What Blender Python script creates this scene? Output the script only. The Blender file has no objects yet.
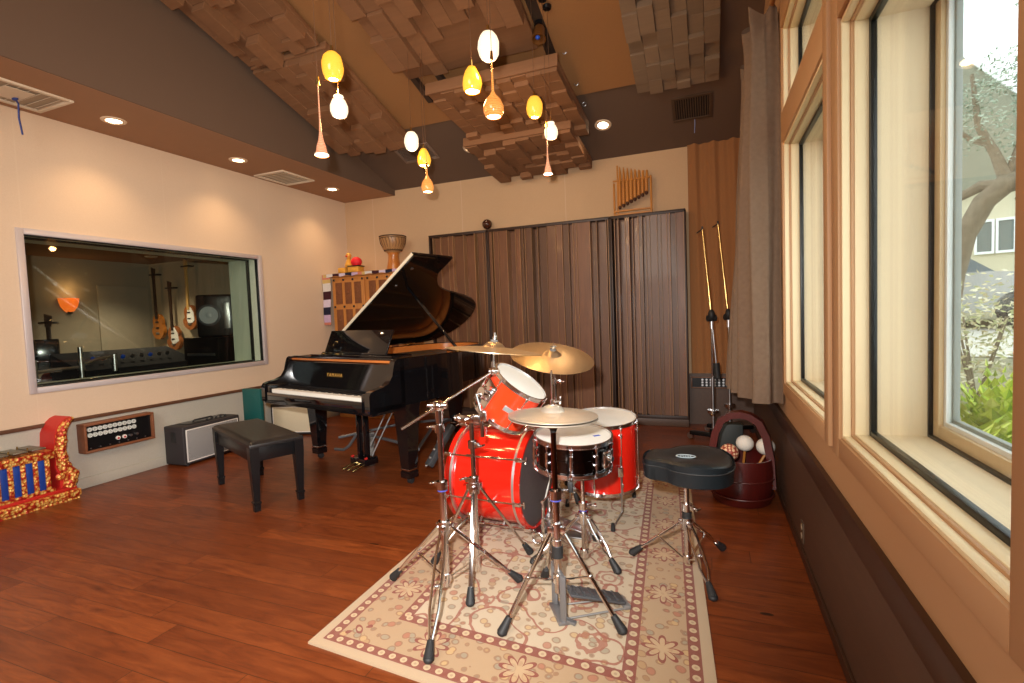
import bpy, bmesh, math, random
from mathutils import Vector, Matrix
R = math.radians
sin, cos, pi = math.sin, math.cos, math.pi
scene = bpy.context.scene
COL = scene.collection
random.seed(7)

# ------------------------------------------------------------------ mesh builder
class MB:
    def __init__(s):
        s.b = bmesh.new()
    def _add(s, f):
        t = bmesh.new(); f(t)
        me = bpy.data.meshes.new('t'); t.to_mesh(me); t.free()
        s.b.from_mesh(me); bpy.data.meshes.remove(me)
    def box(s, c, d, rot=None, bev=0.0, seg=2):
        m = Matrix.Translation(Vector(c)) @ (rot.to_4x4() if rot else Matrix()) 
        def f(t):
            bmesh.ops.create_cube(t, size=1.0)
            for v in t.verts: v.co = Vector((v.co.x*d[0], v.co.y*d[1], v.co.z*d[2]))
            if bev: bmesh.ops.bevel(t, geom=list(t.edges), offset=bev, segments=seg, affect='EDGES', profile=.5)
            bmesh.ops.transform(t, matrix=m, verts=t.verts)
        s._add(f); return s
    def b2(s, a, b, bev=0.0, seg=2):
        return s.box([(a[i]+b[i])/2 for i in range(3)], [abs(b[i]-a[i]) for i in range(3)], None, bev, seg)
    def bar(s, p0, p1, w, h, bev=0.0):
        p0, p1 = Vector(p0), Vector(p1); d = p1-p0; L = d.length
        q = d.to_track_quat('Z', 'Y').to_matrix()
        return s.box((p0+p1)/2, (w, h, L), q, bev)
    def cyl(s, p0, p1, r0, r1=None, n=14):
        p0, p1 = Vector(p0), Vector(p1); r1 = r0 if r1 is None else r1
        d = p1-p0; q = d.to_track_quat('Z', 'Y').to_matrix().to_4x4()
        m = Matrix.Translation((p0+p1)/2) @ q
        def f(t):
            bmesh.ops.create_cone(t, cap_ends=True, segments=n, radius1=max(r0, 1e-5), radius2=max(r1, 1e-5), depth=d.length, matrix=m)
        s._add(f); return s
    def sph(s, c, r, sc=(1, 1, 1), u=14, v=10, rot=None):
        m = Matrix.Translation(Vector(c)) @ (rot.to_4x4() if rot else Matrix()) @ Matrix.Diagonal((*[r*k for k in sc], 1))
        def f(t): bmesh.ops.create_uvsphere(t, u_segments=u, v_segments=v, radius=1, matrix=m)
        s._add(f); return s
    def tube(s, pts, r, n=8, closed=False):
        pts = [Vector(p) for p in pts]; N = len(pts)
        rr = r if isinstance(r, (list, tuple)) else [r]*N
        b = s.b; rings = []; up = Vector((0, 0, 1)); x = None
        for i, p in enumerate(pts):
            if closed: d = pts[(i+1) % N]-pts[i-1]
            else: d = pts[min(i+1, N-1)]-pts[max(i-1, 0)]
            d.normalize()
            if x is None:
                x = d.cross(up)
                if x.length < .05: x = d.cross(Vector((1, 0, 0)))
            else: x = x - d*x.dot(d)
            x.normalize(); y = d.cross(x)
            rings.append([b.verts.new(p + (x*cos(2*pi*k/n)+y*sin(2*pi*k/n))*rr[i]) for k in range(n)])
        for i in range(N if closed else N-1):
            A, B = rings[i], rings[(i+1) % N]
            for k in range(n): b.faces.new((A[k], A[(k+1) % n], B[(k+1) % n], B[k]))
        if not closed:
            b.faces.new(rings[0][::-1]); b.faces.new(rings[-1])
        return s
    def lathe(s, prof, n=28, m=None, cap0=True, cap1=True):
        m = m or Matrix(); b = s.b; rings = []
        for r, z in prof:
            rings.append([b.verts.new(m @ Vector((r*cos(2*pi*k/n), r*sin(2*pi*k/n), z))) for k in range(n)])
        for A, B in zip(rings, rings[1:]):
            for k in range(n): b.faces.new((A[k], A[(k+1) % n], B[(k+1) % n], B[k]))
        if cap0: b.faces.new(rings[0][::-1])
        if cap1: b.faces.new(rings[-1])
        return s
    def prism(s, poly, z0, z1, m=None):
        m = m or Matrix(); b = s.b; n = len(poly)
        A = [b.verts.new(m @ Vector((p[0], p[1], z0))) for p in poly]
        B = [b.verts.new(m @ Vector((p[0], p[1], z1))) for p in poly]
        for k in range(n): b.faces.new((A[k], A[(k+1) % n], B[(k+1) % n], B[k]))
        b.faces.new(A[::-1]); b.faces.new(B)
        return s
    def wall_ring(s, outer, inner, z0, z1):
        b = s.b; n = len(outer)
        O0 = [b.verts.new((p[0], p[1], z0)) for p in outer]; O1 = [b.verts.new((p[0], p[1], z1)) for p in outer]
        I0 = [b.verts.new((p[0], p[1], z0)) for p in inner]; I1 = [b.verts.new((p[0], p[1], z1)) for p in inner]
        for k in range(n):
            j = (k+1) % n
            b.faces.new((O0[k], O0[j], O1[j], O1[k])); b.faces.new((I0[j], I0[k], I1[k], I1[j]))
            b.faces.new((O1[k], O1[j], I1[j], I1[k])); b.faces.new((O0[j], O0[k], I0[k], I0[j]))
        return s
    def torus(s, c, Rr, r, m=None, n=40, k=8):
        m = m or Matrix()
        return s.tube([m @ (Vector(c)+Vector((Rr*cos(2*pi*i/n), Rr*sin(2*pi*i/n), 0))) for i in range(n)], r, k, closed=True)
    def face(s, pts):
        s.b.faces.new([s.b.verts.new(p) for p in pts]); return s
    def quadgrid(s, f, nu, nv):
        b = s.b
        g = [[b.verts.new(f(i/nu, j/nv)) for j in range(nv+1)] for i in range(nu+1)]
        for i in range(nu):
            for j in range(nv): b.faces.new((g[i][j], g[i+1][j], g[i+1][j+1], g[i][j+1]))
        return s
    def build(s, name, mat, parent=None, loc=None, smooth=35, label=None, normals=True):
        if normals: bmesh.ops.recalc_face_normals(s.b, faces=s.b.faces)
        me = bpy.data.meshes.new(name); s.b.to_mesh(me); s.b.free()
        me.materials.append(mat)
        if smooth:
            me.shade_smooth(); me.set_sharp_from_angle(angle=R(smooth))
        o = bpy.data.objects.new(name, me); COL.objects.link(o)
        if parent is not None: o.parent = parent
        if loc: o.location = loc
        if label: o['label'] = label
        return o

def thing(name, label, cat, loc=(0, 0, 0), rz=0, group=None):
    o = bpy.data.objects.new(name, None); COL.objects.link(o)
    o.location = loc; o.rotation_euler = (0, 0, rz); o.empty_display_size = .1
    return tag(o, label, cat, group)
def tag(o, label, cat, group=None):
    o['label'] = label; o['category'] = cat
    if group: o['group'] = group
    return o
def struct(o):
    o['kind'] = 'structure'; return o
def copy_tree(o, parent=None):
    c = o.copy(); COL.objects.link(c)
    if parent is not None: c.parent = parent
    for ch in list(o.children): copy_tree(ch, c)
    return c
def rotm(ax, a): return Matrix.Rotation(a, 4, ax)
def T(*v): return Matrix.Translation(Vector(v))

# ------------------------------------------------------------------ materials
def srgb(r, g, b):
    f = lambda c: c/12.92 if c <= .04045 else ((c+.055)/1.055)**2.4
    return (f(r/255), f(g/255), f(b/255), 1)
class N:
    """small helper around a node tree"""
    def __init__(s, name):
        s.m = bpy.data.materials.new(name); s.m.use_nodes = True
        s.t = s.m.node_tree; s.n = s.t.nodes; s.p = s.n['Principled BSDF']
        s.out = s.n['Material Output']
    def new(s, ty, **kw):
        x = s.n.new(ty)
        for k, v in kw.items(): setattr(x, k, v)
        return x
    def link(s, a, b): s.t.links.new(a, b)
    def put(s, sock, v):
        if hasattr(v, 'node') or isinstance(v, bpy.types.NodeSocket): s.link(v, sock)
        else: sock.default_value = v
    def math(s, op, a, b=None, c=None, clamp=False):
        x = s.new('ShaderNodeMath', operation=op, use_clamp=clamp)
        s.put(x.inputs[0], a)
        if b is not None: s.put(x.inputs[1], b)
        if c is not None: s.put(x.inputs[2], c)
        return x.outputs[0]
    def mix(s, f, a, b, mode='MIX'):
        x = s.new('ShaderNodeMix', data_type='RGBA', blend_type=mode)
        s.put(x.inputs[0], f); s.put(x.inputs[6], a); s.put(x.inputs[7], b)
        return x.outputs[2]
    def coord(s, scale=(1, 1, 1), kind='Object', rot=(0, 0, 0)):
        tc = s.new('ShaderNodeTexCoord'); mp = s.new('ShaderNodeMapping')
        mp.inputs['Scale'].default_value = scale; mp.inputs['Rotation'].default_value = rot
        s.link(tc.outputs[kind], mp.inputs[0]); return mp.outputs[0]
    def noise(s, vec, scale=5, detail=3, rough=.5, dist=0):
        x = s.new('ShaderNodeTexNoise'); s.link(vec, x.inputs['Vector'])
        x.inputs['Scale'].default_value = scale; x.inputs['Detail'].default_value = detail
        x.inputs['Roughness'].default_value = rough; x.inputs['Distortion'].default_value = dist
        return x.outputs['Fac']
    def vor(s, vec, scale=5, feature='F1', out='Distance', rnd=1):
        x = s.new('ShaderNodeTexVoronoi', feature=feature); s.link(vec, x.inputs['Vector'])
        x.inputs['Scale'].default_value = scale; x.inputs['Randomness'].default_value = rnd
        return x.outputs[out]
    def ramp(s, f, stops, interp='LINEAR'):
        x = s.new('ShaderNodeValToRGB'); s.put(x.inputs[0], f); cr = x.color_ramp; cr.interpolation = interp
        while len(cr.elements) > 1: cr.elements.remove(cr.elements[-1])
        cr.elements[0].position = stops[0][0]; cr.elements[0].color = stops[0][1]
        for p, c in stops[1:]:
            e = cr.elements.new(p); e.color = c
        return x.outputs[0]
    def sep(s, vec):
        x = s.new('ShaderNodeSeparateXYZ'); s.link(vec, x.inputs[0]); return x.outputs
    def comb(s, x, y, z):
        c = s.new('ShaderNodeCombineXYZ')
        for i, v in enumerate((x, y, z)): s.put(c.inputs[i], v)
        return c.outputs[0]
    def bump(s, h, strength=.3, dist=.01):
        x = s.new('ShaderNodeBump'); s.link(h, x.inputs['Height'])
        x.inputs['Strength'].default_value = strength; x.inputs['Distance'].default_value = dist
        s.link(x.outputs[0], s.p.inputs['Normal'])
    def set(s, **kw):
        names = dict(color='Base Color', rough='Roughness', metal='Metallic', spec='Specular IOR Level', coat='Coat Weight', coatr='Coat Roughness',
                     emit='Emission Color', es='Emission Strength', trans='Transmission Weight', ior='IOR', alpha='Alpha', sheen='Sheen Weight', aniso='Anisotropic', sss='Subsurface Weight')
        for k, v in kw.items(): s.put(s.p.inputs[names[k]], v)
        return s.m

MATS = {}
def plain(name, col, rough=.5, metal=0, spec=.5, coat=0, var=0.06, vs=12, coatr=.03):
    if name in MATS: return MATS[name]
    n = N(name); v = n.coord()
    f = n.noise(v, vs, 3)
    c = n.mix(f, tuple(x*(1-var) for x in col[:3])+(1,), tuple(min(1, x*(1+var)) for x in col[:3])+(1,))
    n.set(color=c, rough=rough, metal=metal, spec=spec, coat=coat, coatr=coatr)
    MATS[name] = n.m; return n.m
def emis(name, col, st, col2=None, scale=20, detail=2):
    if name in MATS: return MATS[name]
    n = N(name); f = n.noise(n.coord(), scale, detail)
    n.set(color=col, rough=.4, emit=n.mix(f, col, col2 or col), es=st)
    MATS[name] = n.m; return n.m

def fabric(name, c1, c2, scale=160, seam=None, bump=.15, wr=None):
    n = N(name); v = n.coord()
    f = n.noise(v, scale, 2); g = n.noise(v, 1.3, 2)
    c = n.mix(f, c1, c2)
    c = n.mix(n.math('MULTIPLY', g, .22), c, tuple(x*.6 for x in c1[:3])+(1,))
    if seam:
        ax, off, per, wd = seam
        k = n.math('FRACT', n.math('DIVIDE', n.math('SUBTRACT', n.sep(v)[ax], off), per))
        k = n.math('ABSOLUTE', n.math('SUBTRACT', k, .5))
        k = n.math('GREATER_THAN', k, .5-wd/per/2)
        c = n.mix(n.math('MULTIPLY', k, .35), c, (.75, .6, .45, 1))
    n.set(color=c, rough=.95, spec=.15)
    n.bump(f, bump, .004)
    return n.m

def wood(name, c1, c2, ax=2, scale=6, rough=.45, island=0.0, coat=0, stretch=14):
    if name in MATS: return MATS[name]
    n = N(name); sc = [stretch]*3; sc[ax] = 1
    v = n.coord(tuple(sc))
    f = n.noise(v, scale*.35, 5, .6, .4)
    c = n.mix(f, c1, c2)
    if island:
        g = n.new('ShaderNodeNewGeometry'); r = g.outputs['Random Per Island']
        c = n.mix(n.math('MULTIPLY', r, island), c, tuple(x*.35 for x in c1[:3])+(1,))
    n.set(color=c, rough=rough, coat=coat, coatr=.1)
    n.bump(f, .12, .003)
    MATS[name] = n.m; return n.m

def chrome(name='chrome', col=(.82, .82, .84, 1), rough=.09):
    if name in MATS: return MATS[name]
    n = N(name); f = n.noise(n.coord(), 25, 2)
    n.set(color=col, metal=1, rough=n.math('MULTIPLY_ADD', f, .08, rough))
    MATS[name] = n.m; return n.m

def glass(name, tint=(1, 1, 1, 1), f0=.04, refl=1.0):
    """thin pane: transparent with a facing dependent mirror reflection"""
    n = N(name)
    tr = n.new('ShaderNodeBsdfTransparent'); tr.inputs[0].default_value = tint
    gl = n.new('ShaderNodeBsdfGlossy'); gl.inputs['Roughness'].default_value = .0
    g = n.new('ShaderNodeNewGeometry'); dt = n.new('ShaderNodeVectorMath', operation='DOT_PRODUCT')
    n.link(g.outputs['Normal'], dt.inputs[0]); n.link(g.outputs['Incoming'], dt.inputs[1])
    sch = n.math('POWER', n.math('SUBTRACT', 1.0, n.math('ABSOLUTE', dt.outputs['Value'])), 5.0)
    nz = n.noise(n.coord(), 3, 2)
    k = n.math('MULTIPLY', n.math('MULTIPLY_ADD', sch, .9*refl, f0), n.math('MULTIPLY_ADD', nz, .2, .9))
    mx = n.new('ShaderNodeMixShader'); n.link(k, mx.inputs[0]); n.link(tr.outputs[0], mx.inputs[1]); n.link(gl.outputs[0], mx.inputs[2])
    n.link(mx.outputs[0], n.out.inputs[0]); n.n.remove(n.p)
    return n.m

# floor: long reddish planks running along X
def floor_mat():
    n = N('plank_floor'); v = n.coord(); X, Y, Z = n.sep(v)
    pw = .127
    row = n.math('FLOOR', n.math('DIVIDE', Y, pw))
    wn = n.new('ShaderNodeTexWhiteNoise', noise_dimensions='1D'); n.link(row, wn.inputs['W'])
    xs = n.math('DIVIDE', n.math('ADD', X, n.math('MULTIPLY', wn.outputs['Value'], 3.1)), 1.15)
    cell = n.math('FLOOR', xs)
    w2 = n.new('ShaderNodeTexWhiteNoise', noise_dimensions='2D'); n.link(n.comb(row, cell, 0), w2.inputs['Vector'])
    rnd = w2.outputs['Value']
    vec = n.comb(n.math('MULTIPLY_ADD', rnd, 9.0, n.math('MULTIPLY', X, 1.0)), n.math('MULTIPLY', Y, 7.0), 0)
    g = n.noise(vec, 3.2, 6, .62, 1.2); g2 = n.noise(vec, 14, 4, .6, .5)
    k = n.math('ADD', n.math('MULTIPLY', g, .75), n.math('MULTIPLY', g2, .25))
    c = n.ramp(k, [(.25, (.05, .010, .003, 1)), (.42, (.17, .036, .008, 1)), (.60, (.29, .070, .016, 1)), (.8, (.40, .115, .03, 1))])
    c = n.mix(n.math('MULTIPLY', rnd, .5), c, (.10, .019, .005, 1))
    knot = n.vor(n.comb(n.math('MULTIPLY', X, 1.0), n.math('MULTIPLY', Y, 2.6), rnd), 1.6)
    c = n.mix(n.math('LESS_THAN', knot, .05), c, (.02, .007, .003, 1))
    fy = n.math('ABSOLUTE', n.math('SUBTRACT', n.math('FRACT', n.math('DIVIDE', Y, pw)), .5))
    fx = n.math('ABSOLUTE', n.math('SUBTRACT', n.math('FRACT', xs), .5))
    gap = n.math('MAXIMUM', n.math('GREATER_THAN', fy, .488), n.math('GREATER_THAN', fx, .4985))
    c = n.mix(.12, c, (.10, .016, .002, 1)); c = n.mix(n.math('MULTIPLY', gap, .75), c, (.018, .006, .003, 1))
    n.set(color=c, rough=n.math('MULTIPLY_ADD', g2, .22, .25), spec=.4)
    n.bump(n.math('SUBTRACT', n.math('MULTIPLY', k, .5), gap), .18, .004)
    return n.m

def rug_mat(W, L):
    n = N('rug_weave'); v = n.coord(kind='UV'); X, Y, Z = n.sep(v)
    dx = n.math('MINIMUM', X, n.math('SUBTRACT', W, X)); dy = n.math('MINIMUM', Y, n.math('SUBTRACT', L, Y))
    d = n.math('MINIMUM', dx, dy)
    cream = srgb(186, 162, 132); tan = srgb(176, 146, 112); red = srgb(122, 34, 32); field = srgb(196, 178, 152)
    # floral mottling: rosettes, vines and leaves
    wv = n.new('ShaderNodeVectorMath', operation='ADD'); n.link(v, wv.inputs[0])
    nz = n.new('ShaderNodeTexNoise'); nz.inputs['Scale'].default_value = 9; n.link(v, nz.inputs['Vector'])
    ms = n.new('ShaderNodeVectorMath', operation='SCALE'); n.link(nz.outputs['Color'], ms.inputs[0]); ms.inputs['Scale'].default_value = .03
    n.link(ms.outputs[0], wv.inputs[1]); V = wv.outputs[0]
    def band(s, a, b): return n.math('MULTIPLY', n.math('GREATER_THAN', s, a), n.math('LESS_THAN', s, b))
    # small flowers
    s1 = n.vor(V, 21); c1 = n.vor(V, 21, out='Color'); r1 = n.sep(c1)[0]
    flower = n.math('LESS_THAN', s1, .36); ring = band(s1, .30, .42)
    pal = n.ramp(r1, [(0, srgb(172, 132, 88)), (.22, srgb(150, 142, 120)), (.42, srgb(196, 160, 106)), (.6, srgb(140, 134, 116)), (.78, srgb(168, 92, 70))], 'CONSTANT')
    def floral(base, amt):
        c = n.mix(n.math('MULTIPLY', flower, amt), base, pal)
        return n.mix(n.math('MULTIPLY', ring, amt*.85), c, srgb(136, 92, 66))
    fcol = floral(field, .7); bcol = floral(tan, .75)
    # vines
    vn = n.noise(V, 6.0, 0); vine = n.math('LESS_THAN', n.math('ABSOLUTE', n.math('SUBTRACT', vn, .5)), .019)
    vn2 = n.noise(V, 5.0, 0, 0); 
    fcol = n.mix(n.math('MULTIPLY', vine, .85), fcol, srgb(148, 70, 56))
    # large palmettes in the field
    s2 = n.vor(V, 4.3); 
    pe = n.math('LESS_THAN', n.math('ABSOLUTE', n.math('SUBTRACT', s2, n.math('MULTIPLY_ADD', n.noise(V, 34, 0), .16, .20))), .03)
    pe2 = band(s2, .12, .17); core = n.math('LESS_THAN', s2, .06)
    rust = n.mix(n.noise(v, 60, 2), srgb(130, 52, 42), srgb(172, 96, 74))
    for msk, a in ((pe, .8), (pe2, .7), (core, .75)): fcol = n.mix(n.math('MULTIPLY', msk, a), fcol, rust)
    lf = n.vor(V, 7.0); fcol = n.mix(n.math('MULTIPLY', n.math('LESS_THAN', lf, .13), .6), fcol, srgb(134, 132, 116))
    # border star flowers
    def star(t, q, per, off):
        tt = n.math('SUBTRACT', n.math('MODULO', n.math('ADD', t, off), per), per/2)
        qq = n.math('SUBTRACT', q, .182)
        rr = n.math('SQRT', n.math('ADD', n.math('MULTIPLY', tt, tt), n.math('MULTIPLY', qq, qq)))
        th = n.math('ARCTAN2', qq, tt)
        pet = n.math('MULTIPLY_ADD', n.math('ABSOLUTE', n.math('COSINE', n.math('MULTIPLY', th, 4.0))), .045, .026)
        e = n.math('ABSOLUTE', n.math('SUBTRACT', rr, pet))
        return n.math('LESS_THAN', e, .008), n.math('LESS_THAN', rr, pet)
    isx = n.math('LESS_THAN', dx, dy)
    t = n.math('ADD', n.math('MULTIPLY', isx, Y), n.math('MULTIPLY', n.math('SUBTRACT', 1.0, isx), X))
    o, ins = star(t, d, .37, 10.06)
    bcol = n.mix(n.math('MULTIPLY', ins, .5), bcol, srgb(204, 172, 132)); bcol = n.mix(n.math('MULTIPLY', o, .95), bcol, srgb(126, 36, 34))
    # red guard stripes with little cream squares
    def guard(base, a, b, per):
        m = band(d, a, b); mid = (a+b)/2; h = (b-a)/2
        k = n.math('SUBTRACT', n.math('MODULO', n.math('ADD', t, 10.0), per), per/2)
        dd = n.math('SUBTRACT', d, mid)
        dist = n.math('SQRT', n.math('ADD', n.math('MULTIPLY', k, k), n.math('MULTIPLY', dd, dd)))
        sq = n.math('LESS_THAN', dist, h*.62); sq2 = n.math('LESS_THAN', dist, h*.25)
        c = n.mix(sq, red, srgb(200, 176, 140)); c = n.mix(n.math('MULTIPLY', sq2, .6), c, srgb(150, 120, 92))
        return n.mix(n.math('MULTIPLY', m, .92), base, c)
    c = n.mix(n.math('GREATER_THAN', d, .30), n.mix(n.math('GREATER_THAN', d, .05), cream, bcol), fcol)
    c = guard(c, .042, .088, .052); c = guard(c, .268, .318, .055)
    wear = n.noise(v, 45, 3); c = n.mix(n.math('MULTIPLY', wear, .16), c, srgb(186, 164, 136))
    fine = n.noise(v, 420, 1); c = n.mix(n.math('MULTIPLY', fine, .25), c, (.25, .17, .11, 1))
    n.set(color=c, rough=.96, spec=.1, sheen=.15); n.bump(fine, .4, .004)
    return n.m

M = {}
M['floor'] = floor_mat()
M['wall_l'] = fabric('beige_wall_fabric', srgb(228, 204, 178), srgb(218, 192, 164), 140, (1, 1.11, 1.075, .008))
M['wall_b'] = fabric('beige_back_fabric', srgb(208, 174, 138), srgb(196, 162, 126), 140, (0, -.19, 1.36, .008))
M['linen'] = fabric('grey_linen', srgb(196, 190, 176), srgb(182, 176, 164), 90)
M['soffit'] = plain('soffit_paint', srgb(166, 126, 94), .9, var=.03)
M['greyceil'] = plain('grey_ceiling_paint', srgb(102, 80, 64), .9, var=.03, vs=3)
M['ceilpanel'] = fabric('brown_ceiling_fabric', srgb(164, 118, 76), srgb(152, 108, 68), 120)
M['orangefab'] = fabric('tan_drape_fabric', srgb(162, 112, 72), srgb(150, 102, 64), 140)
M['trim'] = wood('trim_wood', srgb(110, 74, 52), srgb(84, 54, 38), 1)
M['casing'] = plain('tan_casing_paint', srgb(190, 148, 108), .5, var=.02, vs=3)
M['casing2'] = plain('cream_casing_paint', srgb(238, 220, 180), .5, var=.02, vs=3)
M['cavity'] = plain('pale_cavity_paint', srgb(234, 214, 180), .6, var=.02, vs=3)
M['wains'] = wood('dark_wainscot', srgb(92, 66, 50), srgb(70, 50, 38), 1, rough=.5)
M['wains_cap'] = plain('dark_cap_paint', srgb(62, 36, 22), .45, var=.05)
M['black'] = plain('piano_black', (.004, .004, .005, 1), .06, spec=.5, coat=.6, var=.0)
M['satin'] = plain('satin_black', (.007, .007, .008, 1), .28, spec=.4, var=.1)
M['rubber'] = plain('black_rubber', (.015, .015, .016, 1), .6, var=.2, vs=60)
M['chrome'] = chrome()
M['steel'] = chrome('brushed_steel', (.55, .55, .56, 1), .28)
M['dchrome'] = chrome('dark_chrome', (.66, .62, .60, 1), .10)
M['brass'] = chrome('polished_brass', (.83, .58, .22, 1), .18)
M['gold'] = chrome('gold_plate', (.80, .50, .18, 1), .32)
M['alu'] = chrome('window_aluminium', (.72, .72, .76, 1), .35)
M['red'] = plain('red_lacquer', (.64, .014, .006, 1), .12, coat=.7, var=.04)
M['orangered'] = plain('orange_red_lacquer', (.72, .040, .009, 1), .14, coat=.6, var=.04)
M['head'] = plain('coated_drumhead', srgb(226, 224, 216), .6, var=.04, vs=6)
M['kickhead'] = plain('dark_mesh_head', srgb(70, 62, 62), .5, var=.2, vs=40)
M['snareshell'] = chrome('black_nickel', (.06, .055, .055, 1), .1)
M['white'] = plain('ivory_white', srgb(240, 236, 226), .25, var=.01)
M['maple'] = wood('inner_rim_maple', srgb(208, 128, 62), srgb(178, 96, 40), 0, rough=.25, coat=.4)
M['leather'] = plain('black_leather', (.016, .014, .014, 1), .36, var=.2, vs=90)
M['vinyl'] = plain('teal_black_vinyl', srgb(22, 29, 33), .36, var=.15, vs=50)
M['tolex'] = plain('black_tolex', srgb(48, 44, 46), .7, var=.25, vs=150)
M['plug'] = plain('white_plastic', srgb(236, 232, 226), .4)
M['blueplastic'] = plain('blue_plastic', srgb(30, 80, 190), .4)

def cymbal_mat():
    n = N('bronze_cymbal'); v = n.coord(); X, Y, Z = n.sep(v)
    r = n.math('SQRT', n.math('ADD', n.math('MULTIPLY', X, X), n.math('MULTIPLY', Y, Y)))
    g = n.noise(n.comb(n.math('MULTIPLY', r, 220.0), 0, 0), 2.0, 3)
    sm = n.noise(v, 7, 3)
    c = n.mix(g, (.66, .49, .30, 1), (.90, .72, .48, 1)); c = n.mix(n.math('MULTIPLY', sm, .4), c, (.55, .39, .23, 1))
    n.set(color=c, metal=.95, rough=n.math('MULTIPLY_ADD', g, .12, .27)); n.bump(g, .12, .001)
    return n.m
M['cym'] = cymbal_mat()
def cymbal_mat2():
    n = N('pale_bronze_cymbal'); v = n.coord(); X, Y, Z = n.sep(v)
    r = n.math('SQRT', n.math('ADD', n.math('MULTIPLY', X, X), n.math('MULTIPLY', Y, Y)))
    g = n.noise(n.comb(n.math('MULTIPLY', r, 200.0), 0, 0), 2.0, 3)
    c = n.mix(g, (.62, .54, .44, 1), (.80, .72, .60, 1))
    n.set(color=c, metal=.75, rough=n.math('MULTIPLY_ADD', g, .12, .36)); n.bump(g, .12, .001)
    return n.m
M['cym2'] = cymbal_mat2()
def grille_mat(name, c1, c2, sc=260):
    n = N(name); v = n.coord(); w = n.new('ShaderNodeTexChecker'); n.link(v, w.inputs[0]); w.inputs['Scale'].default_value = sc
    w.inputs['Color1'].default_value = c1; w.inputs['Color2'].default_value = c2
    nz = n.noise(v, 60, 3); n.set(color=n.mix(n.math('MULTIPLY', nz, .5), w.outputs['Color'], c2), rough=.7); return n.m
M['grille'] = grille_mat('silver_grille', srgb(188, 186, 182), srgb(110, 110, 112))
M['grille2'] = grille_mat('cream_grille', srgb(226, 214, 186), srgb(200, 186, 156))
def carved_mat():
    n = N('carved_gold_red'); v = n.coord(); d = n.vor(v, 48); e = n.noise(v, 90, 3)
    k = n.math('ADD', d, n.math('MULTIPLY', e, .35))
    c = n.ramp(k, [(.3, srgb(248, 208, 124)), (.6, srgb(232, 174, 84)), (.74, srgb(206, 96, 44)), (.92, srgb(176, 40, 28))])
    n.set(color=c, rough=.35, metal=.35); n.bump(k, .7, .012); return n.m
M['carved'] = carved_mat()
M['gred'] = plain('painted_red', srgb(196, 40, 32), .5, var=.12)
M['gblue'] = plain('painted_blue', srgb(24, 62, 150), .4, var=.12)

# ------------------------------------------------------------------ camera
H = 1.27
YAW, PIT, ROL, FPX = -.37596, -.05276, .03843, 501.4
fwd = Vector((sin(YAW)*cos(PIT), cos(YAW)*cos(PIT), sin(PIT)))
rt0 = Vector((cos(YAW), -sin(YAW), 0)); dn0 = fwd.cross(rt0)
rt = rt0*cos(ROL)+dn0*sin(ROL); dn = -rt0*sin(ROL)+dn0*cos(ROL)
cam = bpy.data.cameras.new('camera'); co = bpy.data.objects.new('camera', cam); COL.objects.link(co)
mw = Matrix((rt, -dn, -fwd)).transposed().to_4x4(); mw.translation = Vector((0, 0, H)); co.matrix_world = mw
cam.sensor_width = 36; cam.sensor_fit = 'HORIZONTAL'; cam.lens = FPX/1024*36; cam.clip_start = .02; cam.clip_end = 200
scene.camera = co

# ------------------------------------------------------------------ room
XL, XR, YB, YF = -4.74, .42, 5.81, -2.6
SOFX, SOFZ = -3.90, 2.93
ZB, SL = 3.0, -.316
def zc(y): return ZB+SL*(y-YB) if y > .6 else ZB+SL*(.6-YB)
def rot_slope(): return Matrix.Rotation(math.atan(SL), 3, 'X')

struct(MB().b2((XL-.3, YF-.3, -.12), (XR+.3, YB+.4, 0)).build('floor', M['floor']))
# left wall with the control room window opening
WY0, WY1, WZ0, WZ1 = 2.14, 4.32, .815, 2.055
m = MB(); t = .16
m.b2((XL-t, YF, .56), (XL, WY0, SOFZ+.02)); m.b2((XL-t, WY1, .56), (XL, YB, SOFZ+.02))
m.b2((XL-t, WY0, .56), (XL, WY1, WZ0)); m.b2((XL-t, WY0, WZ1), (XL, WY1, SOFZ+.02))
struct(m.build('wall_left', M['wall_l']))
struct(MB().b2((XL-t, YF, 0), (XL+.004, YB, .56)).build('wall_left_lower', M['linen']))
struct(MB().b2((XL, YF, 0), (XL+.016, YB, .085), .003).build('baseboard_left', M['linen']))
struct(MB().b2((XL, YF, .553), (XL+.022, YB, .582), .004).build('trim_1', M['trim']))
# back wall
struct(MB().b2((XL-t, YB, 0), (XR+.3, YB+.16, 5.2)).build('wall_back', M['wall_b']))
struct(MB().b2((-.22, YB-.015, 0), (XR, YB, .555)).build('wall_back_wainscot', M['wains']))
struct(MB().b2((-3.2, YB-.2, 0), (-.22, YB, .085), .004).build('baseboard_back', M['wains']))
# loose tan cloth stretched over the right end of the back wall
def cloth(u, w):
    x = -.19+.61*u; z = .56+2.46*w
    return Vector((x, YB-.02-.012*sin(u*19)*(.3+.7*w)-.008*sin(u*41+w*3), z))
struct(MB().quadgrid(cloth, 60, 20).build('wall_back_fabric', M['orangefab']))
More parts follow.
